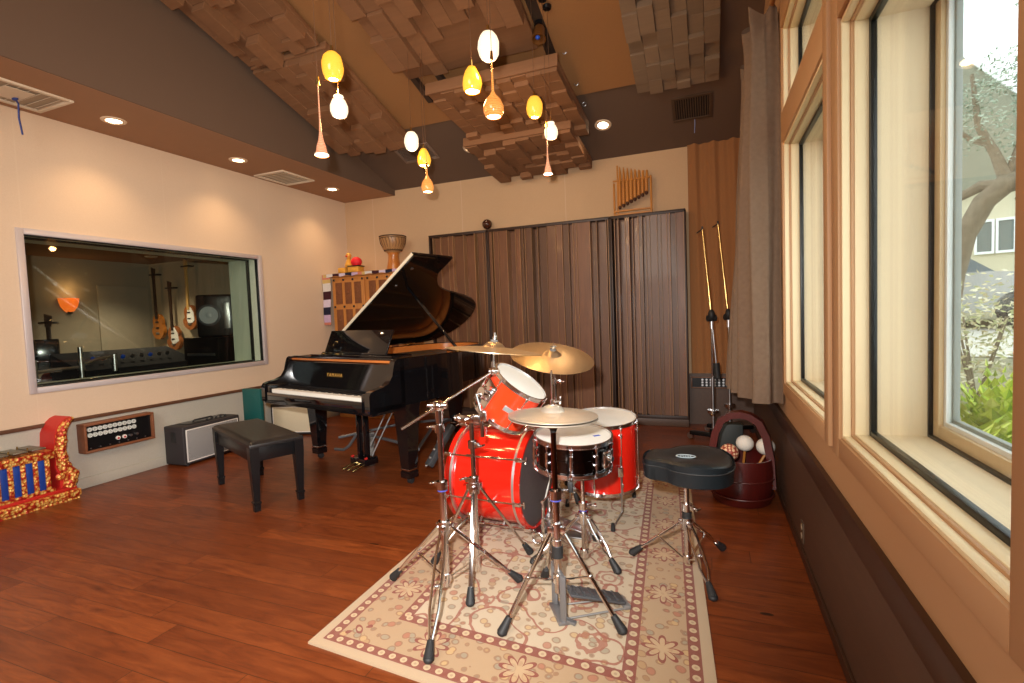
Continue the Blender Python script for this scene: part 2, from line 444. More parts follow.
# front wall and ceiling
struct(MB().b2((XL-t, YF-.16, 0), (XR+.3, YF, 5.2)).build('wall_front', M['wall_b']))
m = MB()
y0, y1 = .6, YB+.1
m.prism([(y0, zc(y0+1e-6)), (y1, ZB+SL*(y1-YB)), (y1, ZB+SL*(y1-YB)+.12), (y0, zc(y0)+.12)], SOFX-.02, XR+.02, Matrix(((0, 0, 1, 0), (1, 0, 0, 0), (0, 1, 0, 0), (0, 0, 0, 1))))
m.b2((SOFX-.02, YF, zc(.6)), (XR+.02, y0, zc(.6)+.12))
struct(m.build('ceiling', M['greyceil']))
struct(MB().b2((XL-.02, YF, SOFZ), (SOFX-.010, YB, SOFZ+.06)).build('ceiling_soffit', M['soffit']))
struct(MB().b2((SOFX-.010, YF, SOFZ+.001), (SOFX, YB, 5.0)).build('wall_soffit_face', M['greyceil']))
# brown fabric fields on the sloped ceiling
def slab(x0, x1, ya, yb, off, th, name, mat):
    m = MB(); P = lambda x, y, o: Vector((x, y, ZB+SL*(y-YB)-o))
    A = [P(x0, ya, off), P(x1, ya, off), P(x1, yb, off), P(x0, yb, off)]; B = [P(x0, ya, off-th), P(x1, ya, off-th), P(x1, yb, off-th), P(x0, yb, off-th)]
    m.face(A); m.face(B)
    for k in range(4): m.face([A[k], A[(k+1) % 4], B[(k+1) % 4], B[k]])
    bmesh.ops.remove_doubles(m.b, verts=m.b.verts, dist=1e-5)
    return m.build(name, mat)
struct(slab(SOFX+.002, -1.26, .62, 4.75, .02, .03, 'ceiling_panel_left', M['ceilpanel']))
struct(slab(-1.17, -.35, .62, 4.75, .03, .04, 'ceiling_panel_right', M['ceilpanel']))
M['darkstrip'] = plain('dark_gap_paint', srgb(58, 40, 28), .7)
struct(slab(-1.262, -1.168, .62, 4.78, .012, .02, 'ceiling_gap', M['darkstrip']))

# ------------------------------------------------------------------ right wall with deep windows
WIN = [(.935, 1.985, .805, 2.19), (2.215, 3.325, .805, 2.20), (2.215, 3.325, 2.37, 2.84), (.935, 1.985, 2.37, 2.84)]
m = MB(); th = .28
xs0, xs1 = XR, XR+th
WZB, WZT = .805, 2.84
m.b2((xs0, YF, .57), (xs1, .935, 5.2)); m.b2((xs0, 1.985, .57), (xs1, 2.215, 5.2)); m.b2((xs0, 3.325, .57), (xs1, YB, 5.2))
for a, b in ((.935, 1.985), (2.215, 3.325)):
    m.b2((xs0, a, .57), (xs1, b, .805)); m.b2((xs0, a, 2.195), (xs1, b, 2.37)); m.b2((xs0, a, 2.84), (xs1, b, 5.2))
struct(m.build('wall_right', M['casing']))
struct(MB().b2((XR, YF, 0), (XR+.3, YB, .57)).build('wall_right_wainscot', M['wains']))
struct(MB().b2((XR-.02, YF, .515), (XR+.005, YB, .605), .004).build('trim_2', M['wains_cap']))
struct(MB().b2((XR-.012, YF, 0), (XR+.002, YB, .05), .003).build('baseboard_right', M['wains_cap']))
# flat casing boards around the two openings
m = MB()
for a, b in ((.78, .935), (1.985, 2.08), (2.145, 2.215), (3.325, 3.375)): m.b2((XR-.014, a, .735), (XR+.002, b, 3.0), .003)
struct(m.build('trim_3', M['casing']))
m = MB()
for a, b in ((.935, 1.985), (2.215, 3.325)):
    m.b2((XR-.014, a, .735), (XR+.002, b, .805), .003); m.b2((XR-.014, a, 2.2), (XR+.002, b, 2.37), .003); m.b2((XR-.014, a, 2.84), (XR+.002, b, 2.98), .003)
struct(m.build('trim_4', M['casing']))
M['gasket'] = plain('black_gasket', (.006, .008, .008, 1), .35)
M['glass_in'] = glass('inner_pane_glass', (.97, .98, .97, 1), .02, .5)
M['glass_out'] = glass('outer_pane_glass', (.95, .98, .97, 1), .02, .5)
M['tanframe'] = wood('tan_window_wood', srgb(222, 198, 160), srgb(208, 182, 142), 2, rough=.45)
M['whiteframe'] = plain('white_outer_frame', srgb(244, 248, 248), .4)
M['greyframe'] = plain('grey_outer_frame', srgb(150, 156, 152), .5)
def rect_frame(mb, x0, x1, y0, y1, z0, z1, w, bev=.002, wt=None):
    wt = w if wt is None else wt
    mb.b2((x0, y0, z0), (x1, y0+w, z1), bev); mb.b2((x0, y1-w, z0), (x1, y1, z1), bev)
    mb.b2((x0, y0+w, z0), (x1, y1-w, z0+w), bev); mb.b2((x0, y0+w, z1-wt), (x1, y1-w, z1), bev)
for i, (a, b, z0, z1) in enumerate(WIN):
    win = bpy.data.objects.new('window_%d' % (i+2), None); COL.objects.link(win); win.location = (XR, (a+b)/2, (z0+z1)/2); struct(win)
    loc = (-XR, -(a+b)/2, -(z0+z1)/2)
    def part(name, mb, mat):
        o = mb.build(name, mat, win); o.location = loc; return o
    q = MB(); rect_frame(q, XR-.004, XR+.02, a, b, z0, z1, .012); part('outer_stop', q, M['casing2'])
    q = MB(); rect_frame(q, XR+.02, XR+.03, a, b, z0, z1, .018); part('inner_bead', q, M['casing'])
    q = MB(); rect_frame(q, XR+.03, XR+.07, a, b, z0, z1, .021); part('inner_stop', q, M['casing2'])
    q = MB(); rect_frame(q, XR+.07, XR+.088, a, b, z0, z1, .036, .001); part('gasket', q, M['gasket'])
    part('inner_pane', MB().b2((XR+.078, a+.03, z0+.03), (XR+.084, b-.03, z1-.03)), M['glass_in'])
    q = MB(); rect_frame(q, XR+.088, XR+.224, a, b, z0, z1, .026, 0); part('cavity_lining', q, M['cavity'])
    q = MB(); rect_frame(q, XR+.224, XR+.236, a, b, z0, z1, .034, 0, wt=.027); part('outer_gasket', q, M['gasket'])
    q = MB(); rect_frame(q, XR+.236, XR+.250, a, b, z0, z1, .072, wt=.02 if z1 < 2.195 else .072); part('wood_sash', q, M['tanframe'])
    q = MB(); rect_frame(q, XR+.250, XR+.265, a, b, z0, z1, .085, wt=.025 if z1 < 2.195 else .085); part('white_sash', q, M['whiteframe'])
    q = MB(); rect_frame(q, XR+.265, XR+.282, a, b, z0, z1, .095, wt=.03 if z1 < 2.195 else .095); part('outer_sash', q, M['greyframe'])
    part('outer_pane', MB().b2((XR+.256, a+.08, z0+.08), (XR+.260, b-.08, z1-.015)), M['glass_out'])
# small wall outlet
o = thing('wall_outlet', 'small dark wall outlet plate low on the right wainscot', 'outlet', (XR, 2.81, .13))
MB().b2((-.006, -.035, -.05), (.001, .035, .05), .002).build('cover_plate', plain('brown_plate', srgb(92, 74, 58), .4), o)
for z in (-.022, .022): MB().cyl((-.009, 0, z), (-.004, 0, z), .016).build('socket', plain('beige_socket', srgb(150, 130, 104), .4), o)

# ------------------------------------------------------------------ control room behind the left window
CR = dict(x0=-8.17, x1=XL-t, y0=.6, y1=5.3, z=2.28)
M['cwall'] = plain('control_wall_paint', srgb(150, 138, 118), .9, var=.03)
M['cwarm'] = plain('control_end_paint', srgb(176, 158, 130), .9, var=.03)
M['cceil'] = plain('control_ceiling_paint', srgb(112, 78, 52), .9)
struct(MB().b2((CR['x0']-.1, CR['y0'], -.02), (CR['x0'], CR['y1'], 2.6)).build('wall_control_back', M['cwall']))
struct(MB().b2((CR['x0']-.1, CR['y1'], -.02), (XL-t, CR['y1']+.1, 2.6)).build('wall_control_end', M['cwarm']))
struct(MB().b2((CR['x0']-.1, CR['y0']-.1, -.02), (XL-t, CR['y0'], 2.6)).build('wall_control_near', M['cwall']))
struct(MB().b2((CR['x0']-.1, CR['y0']-.1, -.1), (XL-t, CR['y1']+.1, -.02)).build('floor_control', plain('dark_carpet', srgb(50, 42, 38), .95)))
struct(MB().b2((CR['x0']-.1, CR['y0']-.1, CR['z']), (XL-t, CR['y1']+.1, CR['z']+.1)).build('ceiling_control', M['cceil']))
struct(MB().b2((CR['x0'], 4.55, 0), (CR['x0']+.02, 5.25, 1.92), .004).build('door_1', plain('control_door_paint', srgb(160, 148, 128), .7)))
# control window
win = bpy.data.objects.new('window_1', None); COL.objects.link(win); win.location = (XL, (WY0+WY1)/2, (WZ0+WZ1)/2); struct(win)
loc = tuple(-v for v in win.location)
def wp(name, mb, mat): o = mb.build(name, mat, win); o.location = loc; return o
q = MB(); rect_frame(q, XL-.01, XL+.018, WY0, WY1, WZ0, WZ1, .045, .004); wp('window_frame', q, plain('pale_grey_frame', srgb(206, 196, 196), .35, .25, var=.02))
q = MB(); rect_frame(q, XL-.045, XL-.01, WY0+.035, WY1-.035, WZ0+.035, WZ1-.035, .016, .001); wp('gasket', q, M['gasket'])
q = MB(); rect_frame(q, XL-t-.3, XL-.045, WY0+.03, WY1-.03, WZ0+.03, WZ1-.03, .012, 0); wp('reveal', q, plain('pale_green_reveal', srgb(206, 212, 192), .6))
q = MB(); rect_frame(q, XL-t-.02, XL-t+.02, WY0+.04, WY1-.04, WZ0+.04, WZ1-.04, .016, .001); wp('inner_gasket', q, M['gasket'])
M['glass_c'] = glass('control_glass', (.95, .97, .95, 1), .03, 1)
wp('glass_pane', MB().box((XL-.03, (WY0+WY1)/2, (WZ0+WZ1)/2), (.008, WY1-WY0-.08, WZ1-WZ0-.08)), M['glass_c'])
wp('rear_pane', MB().box((XL-t, (WY0+WY1)/2, (WZ0+WZ1)/2), (.008, WY1-WY0-.09, WZ1-WZ0-.09), Matrix.Rotation(R(3), 3, 'Y')), M['glass_c'])

def guitar(name, label, loc, L, body, neck, pick, shape):
    """hangs flat against the far wall, facing -Y"""
    g = thing(name, label, 'guitar', loc, 0, 'guitars hung on the control room wall')
    bl = L*.40; w = L*shape
    pts = []
    for k in range(36):
        a = 2*pi*k/36; s = sin(a); c = cos(a)
        r = 1-.22*math.exp(-((s-.05)/.28)**2)
        top = .82 if s > 0 else 1
        pts.append((w*.5*c*r*top, bl*.5*s))
    mt = Matrix(((1, 0, 0, 0), (0, 0, 1, 0), (0, 1, 0, 0), (0, 0, 0, 1)))
    MB().prism(pts, -.03, .02, mt).build('body', body, g)
    MB().b2((-.022, -.05, bl*.30), (.022, -.026, L*.76), .004).build('neck', neck, g)
    MB().prism([(-.03, L*.76), (.03, L*.76), (.045, L*.90), (-.03, L*.93)], -.048, -.03, mt).build('headstock', neck, g)
    if pick: MB().prism([(.0, -bl*.3), (w*.36, -bl*.12), (w*.3, bl*.2), (w*.1, bl*.42), (-.03, bl*.3), (-.05, -bl*.1)], -.037, -.03, mt).build('pickguard', pick, g)
    MB().b2((-.035, -.042, -bl*.30), (.035, -.03, -bl*.22), .003).build('bridge', M['steel'], g)
    for z in (-.02, .07): MB().b2((-.032, -.042, z-.012), (.032, -.03, z+.012), .003).build('pickup', M['satin'], g)
    MB().b2((-.09, -.05, L*.80), (.09, .03, L*.825), .004).build('wall_hanger', M['satin'], g)
    return g
sun1 = wood('amber_guitar', srgb(220, 140, 50), srgb(150, 70, 20), 2, rough=.2, coat=.5)
sun2 = wood('sunburst_guitar', srgb(190, 110, 50), srgb(90, 40, 20), 2, rough=.2, coat=.5)
ebony = plain('dark_fingerboard', srgb(46, 30, 22), .4); mapn = plain('maple_neck', srgb(216, 166, 96), .3)
guitar('bass_guitar', 'amber violin-shaped bass guitar hanging leftmost on the control room wall', (-7.92, 5.235, 1.30), .98, sun1, ebony, None, .30)
guitar('electric_guitar', 'brown electric guitar hanging lowest, middle of the three beyond the glass', (-7.58, 5.235, 1.12), .93, sun2, ebony, M['plug'], .36)
guitar('electric_guitar', 'sunburst electric guitar with white pickguard beside the black monitor speaker', (-7.20, 5.235, 1.42), .93, sun2, mapn, M['plug'], .34)

# studio monitor on desk
s = thing('monitor_speaker', 'large black studio monitor speaker standing on the desk behind the glass', 'speaker', (-5.72, 4.52, 1.14), R(36))
MB().b2((-.205, -.17, 0), (.205, .17, .52), .03, 3).build('cabinet', M['satin'], s)
fm = T(-.06, -.172, .27) @ rotm('X', R(90))
MB().lathe([(.13, 0), (.13, .012), (.115, .018), (.105, .008)], 32, fm).build('woofer_ring', plain('dark_ring', srgb(70,72,76), .4), s)
MB().lathe([(.105, .012), (.08, .002), (.05, .001), (.045, .006), (.02, .02)], 28, fm).build('woofer_cone', plain('silver_cone', srgb(150, 156, 160), .3), s)
MB().b2((.10, -.176, .10), (.17, -.168, .42), .004).build('port', M['steel'], s)
# desks
d = thing('control_desk', 'long dark desk under the control window', 'desk', (-6.2, 3.3, 0))
MB().b2((-.55, -1.8, .70), (.65, 1.75, .76), .008).build('desk_top', M['satin'], d)
for x in (-.5, .55):
    for y in (-1.7, 1.65): MB().b2((x-.03, y-.03, -.02), (x+.03, y+.03, .70)).build('leg', M['satin'], d)
d2 = thing('speaker_riser', 'black riser box under the monitor speaker', 'stand', (-5.75, 4.52, .76))
MB().b2((-.3, -.25, 0), (.3, .25, .38), .01).build('box', M['satin'], d2)
MB().b2((-.24, -.256, .16), (.24, -.248, .19), .002).build('silver_strip', M['steel'], d2)
mx = thing('mixing_console', 'black rack of lit control panels on the desk behind the glass', 'console', (-6.3, 3.78, .76))
MB().prism([(-.25, 0), (.3, 0), (.3, .1), (-.25, .28)], -.62, .62, Matrix(((1, 0, 0, 0), (0, 0, 1, 0), (0, 1, 0, 0), (0, 0, 0, 1)))).build('housing', plain('dark_matte', srgb(30, 30, 34), .8, spec=.2), mx)
for k in range(9):
    MB().cyl((.1, -.42+.1*k, .20), (.12, -.42+.1*k, .22), .02).build('knob', M['steel'] if k % 3 else M['blueplastic'], mx)
def screen(label, loc, rz):
    o = thing('computer_monitor', label, 'monitor', loc, rz, 'screens on the control desk')
    MB().b2((-.27, -.015, .10), (.27, .02, .44), .008).build('screen', plain('dark_screen', srgb(22, 24, 30), .15), o)
    MB().b2((-.025, .0, .01), (.025, .03, .12)).build('neck', M['satin'], o)
    MB().cyl((0, .02, 0), (0, .02, .012), .1).build('base', M['satin'], o)
screen('dark computer monitor at the left end of the control desk', (-6.55, 2.75, .76), R(60))
screen('dark computer monitor behind the silver monitor arm', (-6.75, 3.05, .76), R(60))
a = thing('screen_mount', 'silver double monitor arm clamped to the desk behind the glass', 'arm', (-5.6, 2.94, .76))
MB().cyl((0, 0, 0), (0, 0, .36), .018).build('post', M['steel'], a)
MB().tube([(0, -.36, .16), (0, -.18, .17), (0, 0, .17)], .016).build('arm', M['steel'], a)
MB().tube([(0, 0, .19), (0, .15, .24), (0, .29, .25)], .016).build('arm', M['steel'], a)
for y in (-.36, .29): MB().cyl((0, y, .1), (0, y, .27), .022).build('joint', M['steel'], a)
MB().cyl((0, 0, .14), (0, 0, .22), .03).build('clamp', M['steel'], a)
# sconce + ceiling lights of the control room
sc = thing('wall_sconce', 'orange glass half-bowl wall sconce glowing on the control room wall', 'lamp', (CR['x0'], 4.20, 1.66))
prof = [(.02, -.13), (.06, -.10), (.10, -.04), (.118, .03), (.122, .07)]
q = MB()
q.quadgrid(lambda u, v: Vector((prof[round(v*4)][0]*sin(pi*u)*.8, -prof[round(v*4)][0]*cos(pi*u), prof[round(v*4)][1])), 18, 4)
q.build('shade', emis('sconce_glass', (.9, .10, .01, 1), .9, (1, .25, .03, 1)), sc)
MB().b2((-.0, -.03, -.14), (.03, .03, .06), .004).build('wall_plate', M['satin'], sc)
lt = bpy.data.lights.new('sconce_light', 'POINT'); lt.energy = 2.0; lt.color = (1, .55, .22); lt.shadow_soft_size = .05
lo = bpy.data.objects.new('sconce_light', lt); COL.objects.link(lo); lo.location = (CR['x0']+.14, 4.20, 1.84)
c = thing('recessed_downlight', 'small recessed ceiling light inside the control room', 'light', (-7.24, 4.74, CR['z']))
MB().lathe([(.05, -.004), (.075, -.008), (.08, 0)], 24).build('ring', M['white'], c)
MB().cyl((0, 0, -.003), (0, 0, .0), .052).build('lens', emis('warm_lens', (1, .75, .45, 1), 8), c)
for x, y, e, colr in ((-7.3, 4.5, 26, (1, .80, .58)), (-6.3, 2.6, 7, (1, .82, .66))):
    lt = bpy.data.lights.new('control_light', 'SPOT'); lt.energy = e*4; lt.color = colr; lt.spot_size = R(120); lt.spot_blend = .8; lt.shadow_soft_size = .06
    lo = bpy.data.objects.new('control_light', lt); COL.objects.link(lo); lo.location = (x, y, CR['z']-.03)
gs = thing('guitar_stand', 'dark floor stand at the far left behind the glass', 'guitar stand', (-7.6, 3.70, 0))
MB().tube([(-.2, 0, 0), (0, 0, .55), (.2, 0, 0)], .015).build('frame', M['satin'], gs)
gg = guitar('electric_guitar', 'dark red guitar parked upright in the floor stand at the far left behind the glass', (-7.55, 3.66, .62), .95, plain('dark_red_guitar', srgb(120, 40, 24), .2, coat=.4), ebony, None, .36)
gg.rotation_euler = (0, 0, R(50)); del gg['group']
cb = tag(MB().b2((-8.15, 2.9, 0), (-7.75, 3.52, 1.95), .01).build('equipment_cabinet', plain('dark_cabinet', srgb(40, 28, 26), .5)), 'tall dark equipment cabinet at the left end of the control room', 'cabinet')

# ------------------------------------------------------------------ ceiling fittings
def sloped(x, y, off=0): return (x, y, ZB+SL*(y-YB)-off)
rotslope = (math.atan(SL), 0, 0)
M['cloudwood'] = wood('cloud_block_wood', srgb(146, 102, 68), srgb(122, 84, 54), 0, rough=.8, island=.34)
M['cloudgrey'] = wood('grey_cloud_block', srgb(146, 122, 98), srgb(126, 104, 84), 0, rough=.85, island=.4)
def cloud(label, x0, x1, yn, yf, zn, zf, nx, ny, mat, hs, seed, miss=(), lip=.07, grp='sound diffuser panels under the ceiling', board=None, ragged=0):
    """a board of stepped blocks; (yn,zn) near edge, (yf,zf) far edge of the underside of the board"""
    rnd = random.Random(seed)
    L = math.hypot(yf-yn, zf-zn); ang = math.atan2(zf-zn, yf-yn)
    o = thing('ceiling_diffuser', label, 'acoustic panel', ((x0+x1)/2, yn, zn), 0, grp); o.rotation_euler = (ang, 0, 0)
    W = x1-x0
    MB().b2((-W/2, 0, 0), (W/2, L, .05), .004).build('backing_board', board or mat, o)
    m = MB(); bw, bl = W/nx, L/ny
    for i in range(nx):
        j = 0; sh = rnd.choice([0, .5, .25])*bl
        y = -sh
        while y < L-1e-3:
            ln = bl*rnd.choice([1, 1, 1.5]); ya, yb2 = max(0, y), min(L+ragged*rnd.random(), y+ln)
            y += ln
            if yb2-ya < .03: continue
            if any(a <= (i+.5)/nx <= c and b <= ((ya+yb2)/2)/L <= d for a, b, c, d in miss): continue
            h = rnd.choice(hs)
            m.b2((-W/2+i*bw+.001, ya+.001, -h), (-W/2+(i+1)*bw-.001, yb2-.001, .0), .0025, 1)
    m.build('blocks', mat, o)
    if lip: MB().b2((-W/2-.01, -.02, -.03), (W/2+.01, 0, lip), .003).build('edge_strip', mat, o)
    return o
def zs(y, off): return ZB+SL*(y-YB)-off
hs = (.03, .06, .09, .12)
cloud('large stepped wooden ceiling diffuser nearest the camera with a bare corner', -2.50, -1.262, 2.35, 4.03, zs(2.35, .13), zs(4.03, .13), 9, 8, M['cloudwood'], hs, 3, miss=((.34, .74, 1, 1), (0, .90, .25, 1)), lip=0)
cloud('middle hanging wooden ceiling diffuser with a long front edge strip', -2.24, -1.075, 3.90, 5.02, 3.22, 3.10, 9, 8, M['cloudwood'], (.02, .04, .06, .08), 5, lip=.07)
cloud('lowest hanging wooden ceiling diffuser close to the back wall', -2.30, -1.19, 4.72, 5.66, 3.03, 2.93, 8, 6, M['cloudwood'], (.02, .04, .06, .08), 8, lip=.06)
cloud('left ceiling diffuser above the grey slope, cut by the top of the photo', -3.80, -3.0, 2.2, 3.44, zs(2.2, .13), zs(3.44, .13), 6, 6, M['cloudwood'], hs, 11, lip=0, ragged=.08)
cloud('left ceiling diffuser directly behind the near left cluster of pendants', -3.78, -2.96, 3.50, 4.72, zs(3.5, .15), zs(4.72, .15), 6, 6, M['cloudwood'], hs, 13, lip=.04, ragged=.09)
cloud('flat grey-brown ceiling diffuser at the right beside the curtain', -.58, .115, 3.2, 4.86, zs(3.2, .03), zs(4.86, .03), 6, 10, M['cloudgrey'], (.012, .03, .05, .07), 17, lip=0)
# wooden rails seen beyond the large diffuser
for x, n_ in ((-2.46, 'left'), (-2.22, 'right')):
    tag(MB().bar((x, 3.75, zs(3.75, .10)), (x, 4.35, zs(4.35, .10)), .05, .05).build('support_rail', M['darkstrip']), 'dark support rail in the ceiling gap, %s one of the pair' % n_, 'rail')
# clamp lamp in the dark gap
f = thing('spot_lamp', 'small brown spot lamp clamped in the dark gap of the ceiling', 'lamp', sloped(-1.215, 3.94, .02)); f.rotation_euler = rotslope
MB().cyl((0, 0, 0), (0, 0, -.03), .045).build('mount', M['satin'], f)
MB().lathe([(.03, -.03), (.045, -.05), (.05, -.12), (.06, -.15), (.05, -.15), (.03, -.08)], 20).build('housing', plain('amber_metal', srgb(120, 76, 36), .4, .3), f)
MB().sph((0, -.02, -.15), .018, (1, 1, .8)).build('blue_tip', M['blueplastic'], f)
for k, (y, dz) in enumerate(((4.25, .05), (4.6, .06), (4.86, .07))):
    h = MB().torus((0, 0, 0), .018, .004, rotm('X', R(90)), 16, 6).build('steel_hook', M['steel']); h.location = (-1.10+.01*k, y, zs(y, dz)+.03)
    tag(h, ('steel hanging hook on the ceiling beside the spot lamp', 'steel hanging hook above the middle ceiling diffuser', 'steel hanging hook by the right corner of the lowest diffuser')[k], 'hook')

# recessed lights
lens = emis('lamp_lens', (1, .80, .52, 1), 14)
ringm = plain('light_trim_ring', srgb(232, 206, 176), .4)
def recessed(x, y, z, tilt, label, e=26):
    o = thing('recessed_downlight', label, 'light', (x, y, z), 0, 'recessed lights of the studio ceiling'); o.rotation_euler = (tilt, 0, 0)
    MB().lathe([(.05, -.002), (.056, -.009), (.082, -.007), (.086, .0)], 28, cap0=False, cap1=False).build('trim_ring', ringm, o)
    MB().cyl((0, 0, -.004), (0, 0, .004), .052, n=24).build('lens', lens, o)
    l = bpy.data.lights.new('downlight', 'SPOT'); l.energy = e; l.color = (1, .66, .36); l.spot_size = R(115); l.spot_blend = .9; l.shadow_soft_size = .045
    q = bpy.data.objects.new('downlight', l); COL.objects.link(q); q.location = Vector((x, y, z)) + Matrix.Rotation(tilt, 3, 'X') @ Vector((0, 0, -.02)); q.rotation_euler = (tilt, 0, 0)
recessed(-4.365, 2.65, SOFZ, 0, 'recessed soffit light nearest the left edge of the photo')
recessed(-4.375, 3.79, SOFZ, 0, 'recessed soffit light in the middle, above the control window')
recessed(-4.365, 5.13, SOFZ, 0, 'recessed soffit light farthest back, near the room corner')
recessed(*sloped(-.98, 5.25), math.atan(SL), 'recessed light in the dark sloped ceiling right of the diffusers', 16)
recessed(*sloped(-2.49, 5.25), math.atan(SL), 'recessed light half hidden between the wooden ceiling diffusers', 16)
# vents
def vent(x0, x1, y0, y1, loc, tilt, label, col, slat, blades='X', n=9):
    o = thing('ceiling_vent', label, 'vent', loc, 0, 'air vents in the ceiling'); o.rotation_euler = (tilt, 0, 0)
    q = MB(); w, l = (x1-x0)/2, (y1-y0)/2; f = .03
    for a, b in (((-w, -l), (w, -l+f)), ((-w, l-f), (w, l)), ((-w, -l+f), (-w+f, l-f)), ((w-f, -l+f), (w, l-f))): q.b2((a[0], a[1], -.014), (b[0], b[1], .004), .003)
    q.build('frame', col, o)
    MB().b2((-w+f, -l+f, -.001), (w-f, l-f, .004)).build('backing', slat, o)
    q = MB()
    for k in range(n):
        if blades == 'X': y = -l+f+(k+.5)*(2*l-2*f)/n; q.box((0, y, -.006), (2*w-2*f, .014, .003), Matrix.Rotation(R(35), 3, 'X'))
        else: x = -w+f+(k+.5)*(2*w-2*f)/n; q.box((x, 0, -.006), (.012, 2*l-2*f, .003), Matrix.Rotation(R(35), 3, 'Y'))
    q.build('louvres', col, o)
    return o
wv = plain('white_vent', srgb(222, 206, 182), .5); dv = plain('dark_vent', srgb(78, 58, 42), .6); gv = plain('grey_vent', srgb(128, 108, 94), .7)
dk = plain('vent_hollow', srgb(30, 24, 20), .9); gk = plain('vent_shade', srgb(176, 158, 134), .9)
v1 = vent(-4.65, -4.235, 1.75, 2.32, (-4.44, 2.03, SOFZ), 0, 'white soffit vent at the left edge with a blue ribbon tied on', wv, gk)
MB().b2((-.1, -.06, -.012), (.12, .10, -.009)).build('damper_plate', wv, v1)
vent(-4.68, -4.26, 4.25, 4.73, (-4.47, 4.48, SOFZ), 0, 'white soffit vent between the two far soffit lights', wv, gk)
vent(-.30, .06, 5.05, 5.40, sloped(-.12, 5.22), math.atan(SL), 'dark ceiling vent near the curtain and back wall', dv, dk, 'Y', 14)
vent(-3.39, -2.93, 5.0, 5.30, sloped(-3.15, 5.17), math.atan(SL), 'grey painted ceiling vent behind the far left pendants', gv, plain('vent_grey_hollow', srgb(98, 80, 70), .9))
o = MB().tube([(-4.50, 2.10, SOFZ-.012), (-4.53, 2.13, SOFZ-.03), (-4.56, 2.14, SOFZ-.12), (-4.575, 2.16, SOFZ-.23)], .006, 6)
o.sph((-4.50, 2.10, SOFZ-.015), .02, (1.4, .8, .6), 8, 6)
tag(o.build('vent_ribbon', plain('blue_ribbon', srgb(40, 60, 130), .5)), 'thin blue ribbon hanging from the white soffit vent', 'ribbon')
o = MB().tube([(-.10, 5.38, zs(5.38, .014)), (-.10, 5.39, zs(5.38, .06)), (-.105, 5.39, zs(5.38, .14))], .004, 6)
tag(o.build('vent_ribbon', plain('pale_ribbon', srgb(120, 130, 170), .5)), 'thin pale ribbon hanging from the dark ceiling vent', 'ribbon')

# pendant lamps --------------------------------------------------
def shade_mat(name, col, col2, st, wave=60, tex='wave'):
    n = N(name); v = n.coord()
    w = n.new('ShaderNodeTexWave', bands_direction='Z'); n.link(v, w.inputs[0]); w.inputs['Scale'].default_value = wave
    w.inputs['Distortion'].default_value = 6; w.inputs['Detail'].default_value = 2; w.inputs['Detail Scale'].default_value = 1.5
    lw = n.new('ShaderNodeLayerWeight'); lw.inputs[0].default_value = .35
    fac = n.math('MULTIPLY_ADD', w.outputs['Fac'], .55, n.math('MULTIPLY', lw.outputs['Facing'], .55), clamp=True)
    c = n.mix(fac, col, col2)
    n.set(color=tuple(k*.35 for k in col2[:3])+(1,), rough=.15, emit=c, es=st, coat=.1); return n.m
SH = dict(
    yellow=shade_mat('yellow_glass_shade', (1, .66, .10, 1), (.86, .30, .0, 1), 1.3),
    white=shade_mat('white_glass_shade', (1, .95, .78, 1), (.88, .66, .40, 1), 1.35),
    orange=shade_mat('orange_glass_shade', (1, .50, .12, 1), (.50, .09, .012, 1), 1.15, 30),
    pink=shade_mat('pink_glass_shade', (1, .56, .32, 1), (.52, .13, .05, 1), 1.05, 30))
mouth = emis('pendant_mouth', (1, .86, .62, 1), 6)
PROF = dict(
    cocoon=[(.012, .074), (.03, .068), (.047, .048), (.056, .018), (.058, -.013), (.053, -.043), (.042, -.066), (.028, -.075)],
    egg=[(.012, .08), (.022, .075), (.038, .05), (.052, .015), (.057, -.02), (.052, -.05), (.042, -.066)],
    jar=[(.012, .072), (.03, .070), (.033, .062), (.024, .056), (.042, .040), (.056, .005), (.056, -.03), (.045, -.058), (.034, -.064)],
    drop=[(.004, .265), (.0055, .15), (.0075, .085), (.018, .065), (.042, .038), (.058, .0), (.057, -.025), (.046, -.05), (.040, -.056)],
    cone=[(.0025, .345), (.004, .16), (.007, .09), (.014, .045), (.024, .015), (.028, -.012), (.037, -.036)],
    bell=[(.004, .13), (.006, .075), (.016, .055), (.036, .025), (.043, -.005), (.040, -.028), (.032, -.042)])
cordm = plain('pendant_cord', srgb(96, 64, 40), .5)
